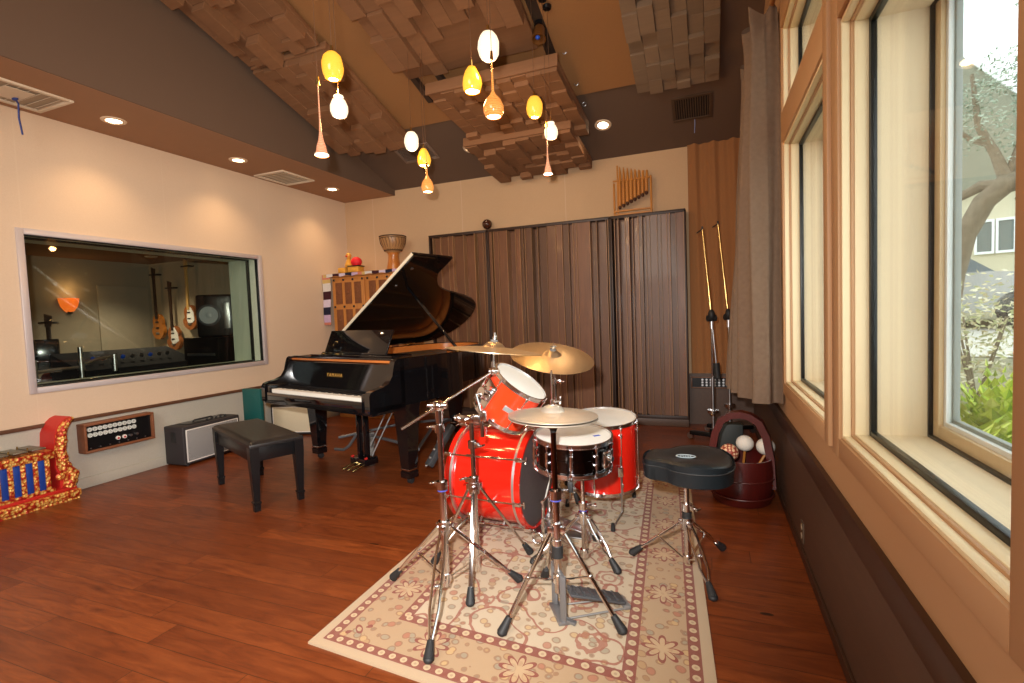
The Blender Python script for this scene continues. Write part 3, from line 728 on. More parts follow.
def pendant(px, py, d, kind, colr, k, label):
    p = Vector((0, 0, H)) + d*(fwd + rt*((px-512)/FPX) + dn*((py-341.5)/FPX))
    top = zs(p.y, .05) if True else 0
    o = thing('pendant_lamp', label, 'lamp', p, random.random()*6, 'coloured glass pendant lamps')
    prof = [(r*k, z*k) for r, z in PROF[kind]]
    sh = MB().lathe(prof, 24, cap1=False)
    for v in sh.b.verts:
        if kind in ('cocoon', 'egg'):
            q = 1+.035*sin(v.co.z*140+math.atan2(v.co.y, v.co.x)*3); v.co.x *= q; v.co.y *= q
    sh.build('glass_shade', SH[colr], o)
    MB().cyl((0, 0, prof[-1][1]+.004), (0, 0, prof[-1][1]+.006), prof[-1][0]*.96, n=20).build('bulb', mouth, o)
    z1 = prof[0][1]
    MB().cyl((0, 0, z1-.01), (0, 0, z1+.035), .011*k, .007*k, n=10).build('cap', M['brass'], o)
    MB().cyl((0, 0, z1+.03), (0, 0, top-p.z), .0016, n=6).build('cord', cordm, o)
    MB().lathe([(.004, top-p.z-.02), (.03, top-p.z-.015), (.035, top-p.z+.01)], 16).build('canopy', M['satin'], o)
    l = bpy.data.lights.new('pendant_glow', 'POINT'); l.energy = 4.0; l.color = (1, .56, .20); l.shadow_soft_size = .03
    q = bpy.data.objects.new('pendant_glow', l); COL.objects.link(q); q.location = p + Vector((0, 0, prof[-1][1]-.03))
P_ = [
 (332.5, 66, 2.75, 'cocoon', 'yellow', 1.0, 'yellow glass pendant lamp topmost of the near left cluster'),
 (339, 107, 2.80, 'jar', 'white', .86, 'white ribbed glass pendant right below the near left yellow one'),
 (321.5, 149, 2.70, 'cone', 'pink', 1.0, 'slender pink glass pendant with a long neck, lowest at the near left'),
 (411.5, 141, 4.1, 'cocoon', 'white', 1.0, 'white oval glass pendant topmost of the far left cluster'),
 (424, 158, 4.2, 'egg', 'yellow', .98, 'yellow glass pendant in the middle of the far left cluster'),
 (427.5, 186, 4.15, 'bell', 'orange', 1.2, 'small orange bell-shaped glass pendant lowest of the far left cluster'),
 (488.5, 46, 2.75, 'cocoon', 'white', 1.02, 'bright white oval glass pendant, highest and largest at the top centre'),
 (472, 80.5, 2.8, 'egg', 'yellow', .96, 'yellow egg-shaped glass pendant left of the orange teardrop one'),
 (493.5, 107, 2.70, 'drop', 'orange', .97, 'orange teardrop glass pendant on a long red neck at centre'),
 (534.5, 107, 3.75, 'cocoon', 'yellow', 1.05, 'yellow oval glass pendant topmost of the far right cluster'),
 (551, 131, 3.85, 'jar', 'white', .92, 'white ribbed glass pendant in the far right cluster'),
 (548, 170, 3.8, 'cone', 'pink', .95, 'slender pink glass pendant, lowest of the far right cluster')]
for a in P_: pendant(*a)

# ------------------------------------------------------------------ back wall: slatted diffusers and what stands on them
M['slat'] = wood('diffuser_slat_wood', srgb(138, 90, 58), srgb(80, 48, 30), 2, rough=.46, island=.9, coat=.12, scale=9, stretch=10)
M['slatdark'] = wood('diffuser_frame_wood', srgb(58, 36, 26), srgb(38, 24, 17), 2, rough=.5)
M['fin'] = wood('diffuser_fin_edge', srgb(186, 140, 98), srgb(128, 90, 60), 2, rough=.4, island=.95)
def diffuser(x0, x1, label, seed, tint=None):
    rnd = random.Random(seed); W = x1-x0; Z0, Z1 = .09, 2.30
    o = thing('wall_diffuser', label, 'acoustic panel', ((x0+x1)/2, 5.62, 0), 0, 'slatted panels on the back wall')
    MB().b2((-W/2, .13, Z0), (W/2, .16, Z1)).build('back_board', M['slatdark'], o)
    q = MB(); q.b2((-W/2, -.02, Z1-.02), (W/2, .16, Z1+.012), .003); q.b2((-W/2, -.015, Z0-.01), (W/2, .16, Z0+.03), .003)
    for s in (-1, 1): q.b2((s*W/2-(.02 if s > 0 else 0), -.02, Z0), (s*W/2+(.02 if s < 0 else 0), .16, Z1), .003)
    q.build('frame', M['slatdark'], o)
    q = MB(); fins = MB(); x = -W/2+.02
    while x < W/2-.03:
        w = rnd.choice([.03, .04, .055, .06, .075, .11, .15]); w = min(w, W/2-.02-x); dp = rnd.choice([0, 0, .02, .05, .08, .11])
        q.b2((x+.003, -.01+dp, Z0+.03), (x+w-.003, .14, Z1-.02), .002, 1)
        x += w
        fins.b2((x-.0035, -.022, Z0+.03), (x+.0035, .14, Z1-.02), .0012, 1)
    q.build('slats', M['slat'], o); fins.build('fins', M['fin'], o)
diffuser(-3.295, -2.49, 'dark slatted wooden wall panel left of the ball, behind the piano lid', 21)
diffuser(-2.488, -1.004, 'wide dark slatted wooden wall panel in the middle, behind the cymbals', 22)
diffuser(-1.002, -.214, 'dark slatted wooden wall panel at the right, under the bamboo rattle', 28)
b = thing('wooden_ball', 'glossy dark wooden ball on the top edge of the slatted panels', 'ball', (-2.51, 5.68, 2.312))
MB().lathe([(.03, 0), (.03, .008), (.015, .012), (.015, .02)], 16).build('foot', M['slatdark'], b)
MB().sph((0, 0, .078), .062, (1, 1, 1), 24, 16).build('sphere', plain('dark_polished_wood', srgb(66, 34, 22), .12, coat=.6), b)
# angklung
bam = wood('bamboo', srgb(206, 140, 62), srgb(160, 96, 38), 2, rough=.4, scale=5)
g = thing('bamboo_rattle', 'bamboo tube rattle in a frame on top of the right slatted panel', 'instrument', (-.75, 5.66, 2.312))
for x in (-.205, .19):
    MB().cyl((x, 0, 0), (x, 0, .40 if x > 0 else .36), .011, n=10).build('post', bam, g)
for z, n_ in ((.055, 'rail'), (.385, 'rail')): MB().cyl((-.215, 0, z), (.2, 0, z), .010, n=10).build(n_, bam, g)
MB().cyl((-.215, 0, .015), (.2, 0, .015), .012, n=10).build('base_rail', bam, g)
MB().cyl((-.165, 0, 0), (-.165, 0, .55), .008, n=8).build('post', bam, g)
for k in range(8):
    x = -.145+.041*k; zb = .10+.018*k; zt = .535-.012*k
    q = MB(); q.cyl((x, 0, zb), (x, 0, .37), .0185, n=12); q.tube([(x+.008, .0, .37), (x+.009, 0, .46), (x+.006, 0, zt)], [.0165, .012, .005], 8)
    q.build('bamboo_tube', bam, g)
    MB().sph((x, -.005, zb-.005), .019, (1, 1, 1.2), 10, 8).build('tassel', plain('dark_tassel', srgb(70, 36, 20), .8), g)
# connector panel on the right of the back wall
p = thing('audio_stage_box', 'dark wall panel of audio sockets behind the boom stands', 'panel', (.02, YB-.015, .46))
q = MB()
q.b2((-.215, -.022, -.062), (.215, 0, -.05), .002); q.b2((-.215, -.022, .05), (.215, 0, .062), .002); q.b2((-.215, -.022, -.05), (-.203, 0, .05), .002); q.b2((.203, -.022, -.05), (.215, 0, .05), .002)
q.build('wood_frame', wood('panel_frame_wood', srgb(130, 82, 50), srgb(92, 56, 34), 0), p)
MB().b2((-.203, -.008, -.05), (.203, 0, .05)).build('face_plate', M['satin'], p)
for r in range(3):
    for c in range(7): MB().cyl((-.10+.042*c, -.014, .03-.03*r), (-.10+.042*c, -.007, .03-.03*r), .011, n=12).build('socket', M['steel'], p)

# ------------------------------------------------------------------ left wall connector box
p = thing('audio_stage_box', 'wood-framed audio connector box fixed low on the left wall', 'panel', (XL+.004, 2.685, .41))
fw = wood('box_frame_wood', srgb(150, 94, 62), srgb(112, 66, 42), 1, rough=.5)
q = MB(); hw, hh, dd = .27, .118, .10
q.b2((0, -hw, -hh), (dd, hw, -hh+.018), .003); q.b2((0, -hw, hh-.018), (dd, hw, hh), .003); q.b2((0, -hw, -hh+.018), (dd, -hw+.018, hh-.018), .003); q.b2((0, hw-.018, -hh+.018), (dd, hw, hh-.018), .003)
q.build('wood_frame', fw, p)
MB().b2((0, -hw+.018, -hh+.018), (.075, hw-.018, hh-.018)).build('face_plate', M['satin'], p)
for r in range(2):
    for c in range(10):
        y = -.222+.037*c; z = .068-.046*r
        s = MB().cyl((.074, y, z), (.085, y, z), .0175, n=14).build('socket', plain('silver_socket', srgb(232, 236, 230), .35, .2), p)
        q = MB()
        for k in range(3): q.cyl((.0855, y+.006*cos(k*2.1), z+.006*sin(k*2.1)), (.0866, y+.006*cos(k*2.1), z+.006*sin(k*2.1)), .0026, n=6)
        q.build('pin_holes', M['rubber'], s)
for c, cl in enumerate(('plug', 'plug', 'steel', 'steel')):
    MB().cyl((.074, .0+.05*c-.02, -.045), (.088, .0+.05*c-.02, -.045), .016 if c < 2 else .011, n=14).build('jack', M[cl], p)
    if c < 2: MB().cyl((.086, .05*c-.02, -.048), (.0895, .05*c-.02, -.048), .009, n=12).build('red_ring', plain('red_plastic', srgb(190, 40, 50), .4), p)
for c in range(7): MB().cyl((.074, -.22+.07*c, -.085), (.079, -.22+.07*c, -.085), .005, n=8).build('screw', M['steel'], p)

# ------------------------------------------------------------------ amps and teal board
def amp(label, loc, rz, w, d, h, grille, name='guitar_amplifier', logo=True):
    o = thing(name, label, 'amplifier', loc, rz)
    MB().b2((-d, -w/2, .012), (0, w/2, h), .012, 3).build('cabinet', M['tolex'], o)
    MB().b2((-.002, -w/2+.03, .04), (.006, w/2-.03, h-.035), .003).build('grille', grille, o)
    q = MB(); f = .008
    for a, b in (((-w/2+.026, .036), (w/2-.026, .036+f)), ((-w/2+.026, h-.031-f), (w/2-.026, h-.031)), ((-w/2+.026, .036+f), (-w/2+.026+f, h-.031-f)), ((w/2-.026-f, .036+f), (w/2-.026, h-.031-f))): q.b2((-.002, a[0], a[1]), (.009, b[0], b[1]), .001)
    q.build('piping', M['plug'], o)
    if logo:
        MB().tube([(-d/2, -.11, h-.002), (-d/2, -.09, h+.02), (-d/2, .09, h+.02), (-d/2, .11, h-.002)], .008, 8).build('handle', M['rubber'], o)
        MB().b2((-d+.05, -w/2+.1, h-.002), (-.05, w/2-.1, h+.004), .001).build('control_plate', M['satin'], o)
        for k in range(5): MB().cyl((-.07, .10+.05*k-.1, h+.002), (-.07, .10+.05*k-.1, h+.018), .010, n=10).build('knob', M['rubber'], o)
        MB().b2((.006, w/2-.16, h-.13), (.010, w/2-.13, h-.10), .001).build('badge', M['steel'], o)
        for s in (-1, 1): MB().b2((-d/2-.03, s*(w/2)-.004, h-.15), (-d/2+.03, s*(w/2)+.004, h-.05), .003).build('side_handle', M['rubber'], o)
    for x in (-.03, -d+.03):
        for y in (-w/2+.05, w/2-.05): MB().cyl((x, y, 0), (x, y, .014), .015, n=10).build('foot', M['rubber'], o)
amp('black guitar amplifier with silver grille on the floor by the left wall', (-4.475, 3.39, 0), R(2), .61, .245, .365, M['grille'])
amp('cream-fronted amplifier on the floor under the piano keyboard', (-4.42, 4.32, 0), R(-72), .50, .26, .36, M['grille2'], logo=False)
tag(MB().b2((-4.62, 3.86, .0), (-4.37, 3.90, .60), .004).build('teal_board', plain('teal_paint', srgb(18, 86, 84), .5)), 'upright teal board between the two amplifiers by the left wall', 'board')

# ------------------------------------------------------------------ gamelan instrument at the left edge
g = thing('gamelan_metallophone', 'carved gold and red metallophone with blue slats at the left edge', 'instrument', (-4.50, 2.30, 0))
# plinth
MB().b2((-.30, -1.30, .02), (0, 0, .075), .012, 2).build('plinth', M['carved'], g)
MB().b2((-.28, -1.28, .075), (-.02, -.02, .10), .006).build('plinth_top', M['gred'], g)
MB().b2((-.27, -1.27, 0), (-.012, -.012, .03)).build('foot_rail', M['carved'], g)
MB().b2((-.25, -1.22, .10), (-.045, -.17, .355), .004).build('case', M['gred'], g)
MB().b2((-.27, -1.24, .345), (-.02, -.14, .405), .010, 2).build('top_rail', M['carved'], g)
MB().b2((-.26, -1.24, .098), (-.025, -.15, .125), .006).build('bottom_rail', M['carved'], g)
for k in range(14):
    y = -.185-.070*k
    MB().b2((-.05, y-.015, .12), (-.030, y+.015, .348), .006).build('gold_slat', M['carved'], g)
    MB().b2((-.05, y-.055, .12), (-.036, y-.015, .348), .004).build('blue_slat', M['gblue'], g)
# end piece: curled prow, carved edge and red inside
edge = [(-.03, .10), (-.018, .15), (.0, .20), (-.03, .24), (-.06, .28), (-.055, .34), (-.065, .40), (-.055, .46), (-.05, .52), (-.035, .57), (-.01, .605), (.012, .632)]
prof = [(y, z) for y, z in edge]+[(-.005, .648), (-.04, .635), (-.085, .59), (-.11, .53), (-.115, .46), (-.12, .40), (-.115, .33), (-.12, .27), (-.10, .20), (-.10, .10)]
pm = Matrix(((0, 0, 1, 0), (1, 0, 0, 0), (0, 1, 0, 0), (0, 0, 0, 1)))
MB().prism([(y*1.0-.01, z*.97) for y, z in prof], -.24, -.05, pm).build('end_piece', M['gred'], g)
q = MB()
for x in (-.048, -.24):
    q.tube([(x, y-.03, z*.97) for y, z in edge], [.04, .042, .045, .038, .036, .038, .036, .036, .034, .030, .026, .018], 8)
    for y, z, r in ((-.03, .2, .035), (-.02, .14, .03), (-.05, .27, .03), (-.08, .40, .03), (-.06, .47, .026), (-.07, .33, .026), (-.10, .20, .03), (-.05, .545, .02), (.0, .63, .016)): q.sph((x+(.01 if x > -.1 else -.01), y-.012, z*.97), r, (.5, 1, 1), 10, 8)
q.build('carved_edge', M['carved'], g)
keym = plain('old_bronze_bar', srgb(126, 120, 106), .4, .5, var=.25, vs=20)
for k in range(10):
    y = -.22-.105*k
    MB().b2((-.25, y-.047, .425), (-.03, y+.035, .437), .004).build('metal_bar', keym, g)
    for x in (-.20, -.07): MB().cyl((x, y-.055, .40), (x, y-.055, .452), .005, n=6).build('pin', M['brass'], g)

# ------------------------------------------------------------------ grand piano
PA = -.25
pn = thing('grand_piano', 'glossy black grand piano with its lid propped open', 'piano', (-2.89, 3.01, 0), PA)
HW = .745
pn.scale = (.965, .965, .978)
def catmull(pts, k=5):
    out = []; n = len(pts)
    for i in range(n-1):
        p0, p1, p2, p3 = [Vector(pts[max(0, min(n-1, i+j))]) for j in (-1, 0, 1, 2)]
        for s in range(k):
            t = s/k
            out.append(.5*((2*p1)+(-p0+p2)*t+(2*p0-5*p1+4*p2-p3)*t*t+(-p0+3*p1-3*p2+p3)*t**3))
    out.append(Vector(pts[-1])); return [(p.x, p.y) for p in out]
bent = catmull([(HW, .96), (.70, 1.06), (.59, 1.14), (.46, 1.22), (.35, 1.34), (.275, 1.52), (.225, 1.74), (.165, 1.97), (.06, 2.17), (-.10, 2.30), (-.29, 2.36), (-.48, 2.34), (-.64, 2.23), (-.72, 2.07), (-HW, 1.88)])
def inset(poly, d):
    out = []; n = len(poly)
    for i in range(n):
        p0, p1, p2 = Vector(poly[i-1]), Vector(poly[i]), Vector(poly[(i+1) % n])
        e1 = (p1-p0).normalized(); e2 = (p2-p1).normalized()
        nn = (Vector((-e1.y, e1.x))+Vector((-e2.y, e2.x)))
        if nn.length < 1e-6: nn = Vector((-e1.y, e1.x))
        nn.normalize(); k = max(.5, nn.dot(Vector((-e1.y, e1.x))))
        q = p1+nn*d/k; out.append((q.x, q.y))
    return out
outer = [(HW, .30)]+bent+[(-HW, .30)]          # counter-clockwise
inner = inset(outer, .055)
RZ0, RZ1 = .645, 1.0
MB().wall_ring(outer, inner, RZ0, RZ1).build('rim', M['black'], pn, smooth=50)
MB().wall_ring(inset(outer, .056), inset(outer, .066), .84, .992).build('inner_rim', M['maple'], pn, smooth=50)
MB().prism(inset(outer, .05), .68, .70).build('bottom_board', M['satin'], pn)
MB().prism(inset(outer, .066), .855, .87).build('soundboard', wood('soundboard_spruce', srgb(214, 150, 80), srgb(188, 122, 58), 1, rough=.3), pn)
# gold plate with round holes suggested by raised ribs
q = MB().prism([p for p in inset(outer, .11) if True], .885, .90)
for k in range(5):
    x = -.5+.22*k; q.bar((x, .55, .92), (x*.55-.2, 2.0 if x < 0 else 1.55-.3*x, .92), .025, .035)
q.build('iron_plate', M['gold'], pn)
q = MB()
for k in range(60): x = -.62+1.22*k/59; q.cyl((x, .52, .935), (x*.6-.16, 1.95-max(0, x)*1.1, .935), .0012, n=4)
q.build('strings', M['steel'], pn)
# action front: keybed, cheeks, fallboard, slip, keys
MB().b2((-HW, .02, .61), (HW, .34, .675), .006).build('key_bed', M['black'], pn)
MB().b2((-HW+.09, .0, .63), (HW-.09, .03, .712), .005).build('key_slip', M['black'], pn)
arm = [(.0, .63), (.34, .63), (.34, 1.0), (.27, 1.0), (.25, .985), (.235, .94), (.22, .88), (.185, .83), (.12, .806), (.05, .795), (.015, .785), (.0, .76)]
for s in (-1, 1):
    a = MB().prism(arm, -HW if s < 0 else HW-.055, -HW+.055 if s < 0 else HW, pm)
    a.build('arm', M['black'], pn)
    MB().b2((s*(HW-.055), .015, .665), (s*(HW-.115), .21, .772), .008).build('cheek_block', M['black'], pn)
KW = (2*(HW-.118))/52
for k in range(52):
    x = -HW+.118+KW*k
    MB().b2((x+.0006, .03, .700), (x+KW-.0006, .235, .738), .0012, 1).build('white_key', M['white'], pn)
    if k < 51 and k % 7 in (0, 2, 3, 5, 6):
        MB().b2((x+KW-.0055, .085, .736), (x+KW+.0055, .235, .750), .0015, 1).build('black_key', M['satin'], pn)
fb = MB().prism([(.215, .745), (.25, .74), (.31, .965), (.285, .972), (.262, .955), (.225, .80)], -HW+.056, HW-.056, pm)
fb.build('fallboard', M['black'], pn)
cu = bpy.data.curves.new('maker_name', 'FONT'); cu.body = 'YAMAHA'; cu.size = .042; cu.align_x = 'CENTER'; cu.extrude = .0004; cu.space_character = 1.4
to = bpy.data.objects.new('maker_name', cu); COL.objects.link(to); cu.materials.append(plain('gold_lettering', srgb(220, 170, 80), .4)); bpy.context.view_layer.update(); me_ = bpy.data.meshes.new_from_object(to.evaluated_get(bpy.context.evaluated_depsgraph_get())); bpy.data.objects.remove(to); to = bpy.data.objects.new('maker_name', me_); COL.objects.link(to); to.parent = pn
to.location = (-.0, .2335, .845); to.rotation_euler = (R(76), 0, 0); to['label'] = 'small gold lettering on the fallboard'
MB().b2((-HW+.056, .27, .968), (HW-.056, .36, .985), .003).build('pin_block_strip', M['maple'], pn)
MB().b2((-HW+.058, .30, .984), (HW-.058, .33, 1.0), .003).build('front_rail', M['black'], pn)
# music desk
md = Matrix.Rotation(R(-24), 3, 'X')
MB().box((-.02, .50, 1.105), (.86, .016, .24), md, .004).build('music_desk', M['black'], pn)
MB().b2((-.56, .38, .995), (.56, .60, 1.012), .004).build('desk_shelf', M['black'], pn)
MB().b2((-.45, .43, 1.012), (.43, .452, 1.03), .003).build('desk_ledge', M['black'], pn)
# lid
LT = R(32); hinge = T(-HW, 0, 1.018) @ rotm('Y', -LT) @ T(HW, 0, 0)
lidpoly = [(HW+.012, .70)]+[(p[0]+.012*(1 if p[0] > -.3 else -1 if p[1] < 2.2 else 0), p[1]+.012*(p[1] > 2)) for p in bent]+[(-HW, .70)]
lm = M['lidunder'] = plain('lid_dark_gloss', (.007, .005, .004, 1), .08, coat=.5, var=0)
MB().prism(lidpoly, 0, .022, hinge).build('lid', lm, pn, smooth=30)
MB().prism([(HW+.018, .70), (HW+.018, 1.20), (-HW, 1.20), (-HW, .70)], .024, .044, hinge).build('lid_front_flap', M['black'], pn)
for x in (.35, .60): MB().cyl(hinge @ Vector((x, .80, -.004)), hinge @ Vector((x, .80, 0)), .014, n=12).build('bumper', M['steel'], pn)
MB().prism([(HW+.016, .695), (HW+.016, .70), (-HW, .70), (-HW, .695)], .014, .040, hinge).build('lid_edge_highlight', plain('pale_highlight', srgb(226, 214, 188), .3), pn)  # pale strip paints in the bright highlight along the lid's front edge
pt = hinge @ Vector((.33, .95, 0))
MB().bar((HW-.03, 1.02, 1.0), pt, .026, .018, .003).build('lid_prop', M['black'], pn)
MB().b2((HW-.05, .98, .995), (HW-.01, 1.06, 1.012), .003).build('prop_base', M['brass'], pn)
for y in (.8, 1.3, 1.8): MB().b2((-HW-.006, y-.05, 1.0), (-HW+.02, y+.05, 1.022), .003).build('hinge', M['brass'], pn)
for x in (-.40, -.20): MB().b2((x-.02, .40, 1.012), (x+.02, .425, 1.022), .002).build('desk_hinge', M['brass'], pn)
# legs with brass rings, lyre and pedals
def leg(x, y):
    o = MB()
    b = o.b; rings = []
    for z, r in ((.055, .048), (.10, .050), (.105, .044), (.60, .072), (.665, .085)):
        rings.append([b.verts.new((x+sx*r, y+sy*r, z)) for sx, sy in ((-1, -1), (1, -1), (1, 1), (-1, 1))])
    for A, B in zip(rings, rings[1:]):
        for k in range(4): b.faces.new((A[k], A[(k+1) % 4], B[(k+1) % 4], B[k]))
    b.faces.new(rings[0][::-1]); b.faces.new(rings[-1])
    lg = o.build('leg', M['black'], pn, smooth=20)
    MB().b2((x-.049, y-.049, .115), (x+.049, y+.049, .128), .002).build('steel_ring', M['dchrome'], lg)
    q = MB().cyl((x, y, .028), (x, y, .06), .018, n=10); q.cyl((x-.014, y+.01, .026), (x+.014, y+.01, .026), .026, n=16)
    q.build('caster', M['rubber'], lg)
leg(.66, .42); leg(-.69, .50); leg(-.20, 1.92)
ly = MB().b2((-.03+.05, .33, .09), (.17+.05, .47, .15), .008)
ly.build('lyre_box', M['black'], pn)
for x in (.075, .165): MB().b2((x-.02, .38, .15), (x+.02, .42, .67), .006).build('lyre_column', M['black'], pn)
MB().b2((.02, .36, .60), (.22, .44, .67), .006).build('lyre_head', M['black'], pn)
for x in (.08, .16): MB().cyl((x, .44, .13), (x+.04, .80, .67), .007, n=8).build('lyre_brace', M['steel'], pn)
for k in range(3):
    x = .055+.065*k
    q = MB().tube([(x, .36, .105), (x, .31, .10), (x, .255, .082), (x, .225, .074)], [.008, .009, .014, .008], 10)
    for v in q.b.verts: v.co.z = .085+(v.co.z-.085)*.75
    q.build('pedal', M['brass'], pn)
for x in (.03, .21): MB().cyl((x-.0, .34, .152), (x, .36, .156), .01, n=8).build('felt', M['gred'], pn)
# dolly under the piano
dl = thing('piano_dolly', 'grey tubular dolly frame joining the piano legs', 'dolly', (-2.89, 3.01, 0), PA)
gm = plain('grey_metal_paint', srgb(120, 122, 126), .4, .6)
MB().tube([(-.655, .64, .05), (-.52, .64, .06), (-.46, .66, .10), (-.40, .70, .20), (-.30, .72, .22), (.55, .56, .24)], .014, 8).build('tube', gm, dl)
MB().tube([(.62, .52, .24), (.1, 1.2, .22), (-.20, 1.78, .16)], .014, 8).build('tube', gm, dl)
MB().tube([(-.62, .66, .16), (-.4, 1.2, .2), (-.24, 1.78, .16)], .014, 8).build('tube', gm, dl)
for x, y in ((-.22, .70), (.70, 1.15)):
    q = MB().b2((x-.05, y-.035, .17), (x+.05, y+.035, .25), .01)
    q.lathe([(.02, .02), (.032, .03), (.034, .12), (.045, .13), (.045, .17)], 16, T(x+.02, y, 0)); q.cyl((x-.09, y-.02, .16), (x-.04, y-.01, .19), .014, n=8); q.cyl((x-.10, y-.02, .145), (x-.075, y-.02, .165), .022, n=10)
    q.build('wheel_bracket', plain('cast_grey_metal', srgb(168, 168, 166), .4, .5), dl)
    MB().cyl((x-.012, y, .025), (x+.012, y, .025), .025, n=18).build('wheel', M['rubber'], dl)
q = MB(); q.bar((.73, .52, .12), (.78, .75, .40), .06, .05, .006)
q.build('strut', plain('dark_grey_metal', srgb(74, 76, 80), .45, .4), dl)
q = MB()
for k in range(5): q.sph((.735+.006*k, .49+.04*k, .13+.055*k), .012, (1, 1, 1), 8, 6)
q.build('bolt', M['steel'], dl)

# ------------------------------------------------------------------ piano bench
bn = thing('piano_bench', 'black padded piano bench with square tapered legs', 'bench', (-3.225, 2.784, 0), R(-24.3))
def pad(u, v):
    x = (u-.5)*.93; y = (v-.5)*.36
    e = min(u, 1-u)*.93; f = min(v, 1-v)*.36
    return Vector((x, y, .462+.022*min(1, (min(e, f)/.03))**.5))
q = MB().quadgrid(pad, 48, 24); q.b2((-.465, -.18, .44), (.465, .18, .463), .004); q.build('seat', M['leather'], bn)
q = MB()
for sy in (-1, 1): q.b2((-.40, sy*.155-.01, .34), (.40, sy*.155+.01, .445), .002)
for sx in (-1, 1): q.b2((sx*.43-.01, -.12, .34), (sx*.43+.01, .12, .445), .002)
q.build('apron', M['satin'], bn)
for sx in (-1, 1):
    for sy in (-1, 1):
        o = MB(); b = o.b; rings = []; x, y = sx*.43, sy*.148
        for z, r in ((0, .019), (.05, .021), (.055, .025), (.065, .025), (.07, .019), (.36, .031), (.445, .031)):
            rings.append([b.verts.new((x+a*r, y+c*r, z)) for a, c in ((-1, -1), (1, -1), (1, 1), (-1, 1))])
        for A, B in zip(rings, rings[1:]):
            for k in range(4): b.faces.new((A[k], A[(k+1) % 4], B[(k+1) % 4], B[k]))
        b.faces.new(rings[0][::-1]); b.faces.new(rings[-1])
        o.build('leg', M['satin'], bn, smooth=20)

# ------------------------------------------------------------------ carved cabinet behind the piano, runner, djembe, figurine
cbn = thing('carved_cabinet', 'tall carved wooden cabinet with square panels in the far left corner', 'cabinet', (-4.08, 5.52, -.05))
cw = wood('cabinet_wood', srgb(206, 140, 72), srgb(170, 104, 46), 2, rough=.5); cw2 = plain('carved_panel_wood', srgb(120, 70, 36), .7, var=.4, vs=60)
MB().b2((-.53, -.20, .05), (.53, .27, 1.90), .006).build('carcass', cw, cbn)
MB().b2((-.56, -.24, 1.90), (.56, .28, 1.935), .008).build('cabinet_top', cw, cbn)
for s in (-1, 1):
    q = MB(); xa, xb = (-.52, -.01) if s < 0 else (.01, .52)
    w = xb-xa; rows = 5; z0, z1 = .12, 1.86
    q.b2((xa, -.215, z0), (xb, -.20, z1), .003)
    dr = q.build('door', cw, cbn)
    for c in range(3):
        for r in range(rows):
            x = xa+.04+(w-.06)/3*(c+.5)-.01; z = z0+(z1-z0)/rows*(r+.5); hw2 = (w-.06)/6-.025; hz = (z1-z0)/rows/2-.035
            k = MB().b2((x-hw2, -.224, z-hz), (x+hw2, -.212, z+hz), .003)
            k.sph((x, -.224, z), .018, (1, .5, 1), 10, 6); k.build('carved_panel', cw2, dr)
    for c in range(4):
        for r in range(rows+1):
            sp_ = MB().sph((0, 0, 0), .016, (1, .6, 1), 10, 6).build('stud', M['satin'], dr); sp_.location = (xa+.03+(w-.06)/3*c, -.217, z0+(z1-z0)/rows*r)
# striped runner lying over the top and hanging down the left side
def runner_mat():
    n = N('striped_runner'); v = n.coord(); X, Y, Z = n.sep(v)
    hi = n.math('GREATER_THAN', Z, 1.9); t = n.math('SUBTRACT', n.math('MULTIPLY', X, hi), n.math('MULTIPLY', Z, n.math('SUBTRACT', 1.0, hi)))
    f = n.math('FRACT', n.math('DIVIDE', n.math('ADD', n.math('MULTIPLY', n.math('ADD', t, 5.0), 1.0), n.math('MULTIPLY', Y, .3)), .62))
    c = n.ramp(f, [(0, srgb(226, 220, 214)), (.17, srgb(60, 20, 30)), (.34, srgb(220, 206, 226)), (.5, srgb(26, 30, 54)), (.66, srgb(204, 176, 208)), (.82, srgb(208, 128, 106)), (.92, srgb(212, 180, 110))], 'CONSTANT')
    fn = n.noise(v, 200, 2); n.set(color=n.mix(n.math('MULTIPLY', fn, .3), c, (.1, .08, .08, 1)), rough=.95, spec=.1); return n.m
q = MB(); pts = [(-.555, 1.9432), (-.50, 1.943), (-.45, 1.9434), (-.40, 1.943), (-.35, 1.944), (-.3, 1.944), (.1, 1.943), (.45, 1.944), (.57, 1.943)]
def rw(u, v):
    i = min(len(pts)-2, int(u*(len(pts)-1))); t = u*(len(pts)-1)-i
    a, b = pts[i], pts[i+1]; return Vector((a[0]+(b[0]-a[0])*t-.003*sin(v*9)*(i < 3), -.25+.34*v, a[1]+(b[1]-a[1])*t+.003*sin(u*60+v*7)*(i > 4)))
q.quadgrid(rw, 64, 12)
q.quadgrid(lambda u, v: Vector((-.645+.11*u-.005*(1-v), -.255+.03*u*v-.006*sin(v*7), 1.28+.655*v+.012*u*v)), 6, 30)
q.quadgrid(lambda u, v: Vector((-.645+.1*u, -.25+.34*v, 1.936+.009*u)), 6, 8)
q.quadgrid(lambda u, v: Vector((-.57+1.14*u, -.252-.002*sin(u*50), 1.943-.035*v-.006*sin(u*40)*v)), 60, 3)
ro = q.build('table_runner', runner_mat()); ro.location = (-4.08, 5.52, -.05)
tag(ro, 'striped cloth runner draped over the carved cabinet and down its left side', 'cloth')
dj = thing('djembe_drum', 'wooden goblet hand drum standing on top of the carved cabinet', 'drum', (-3.735, 5.46, 1.902)); dj.scale = (.92, .92, .92)
dw = wood('djembe_wood', srgb(214, 134, 60), srgb(160, 88, 32), 2, rough=.3, coat=.3); 
MB().lathe([(.095, 0), (.098, .02), (.078, .12), (.070, .20), (.085, .235)], 28).build('foot', dw, dj)
MB().lathe([(.085, .235), (.135, .285), (.165, .36), (.178, .44), (.176, .455)], 32).build('bowl', wood('djembe_bowl', srgb(196, 150, 100), srgb(140, 92, 50), 2, rough=.4), dj)
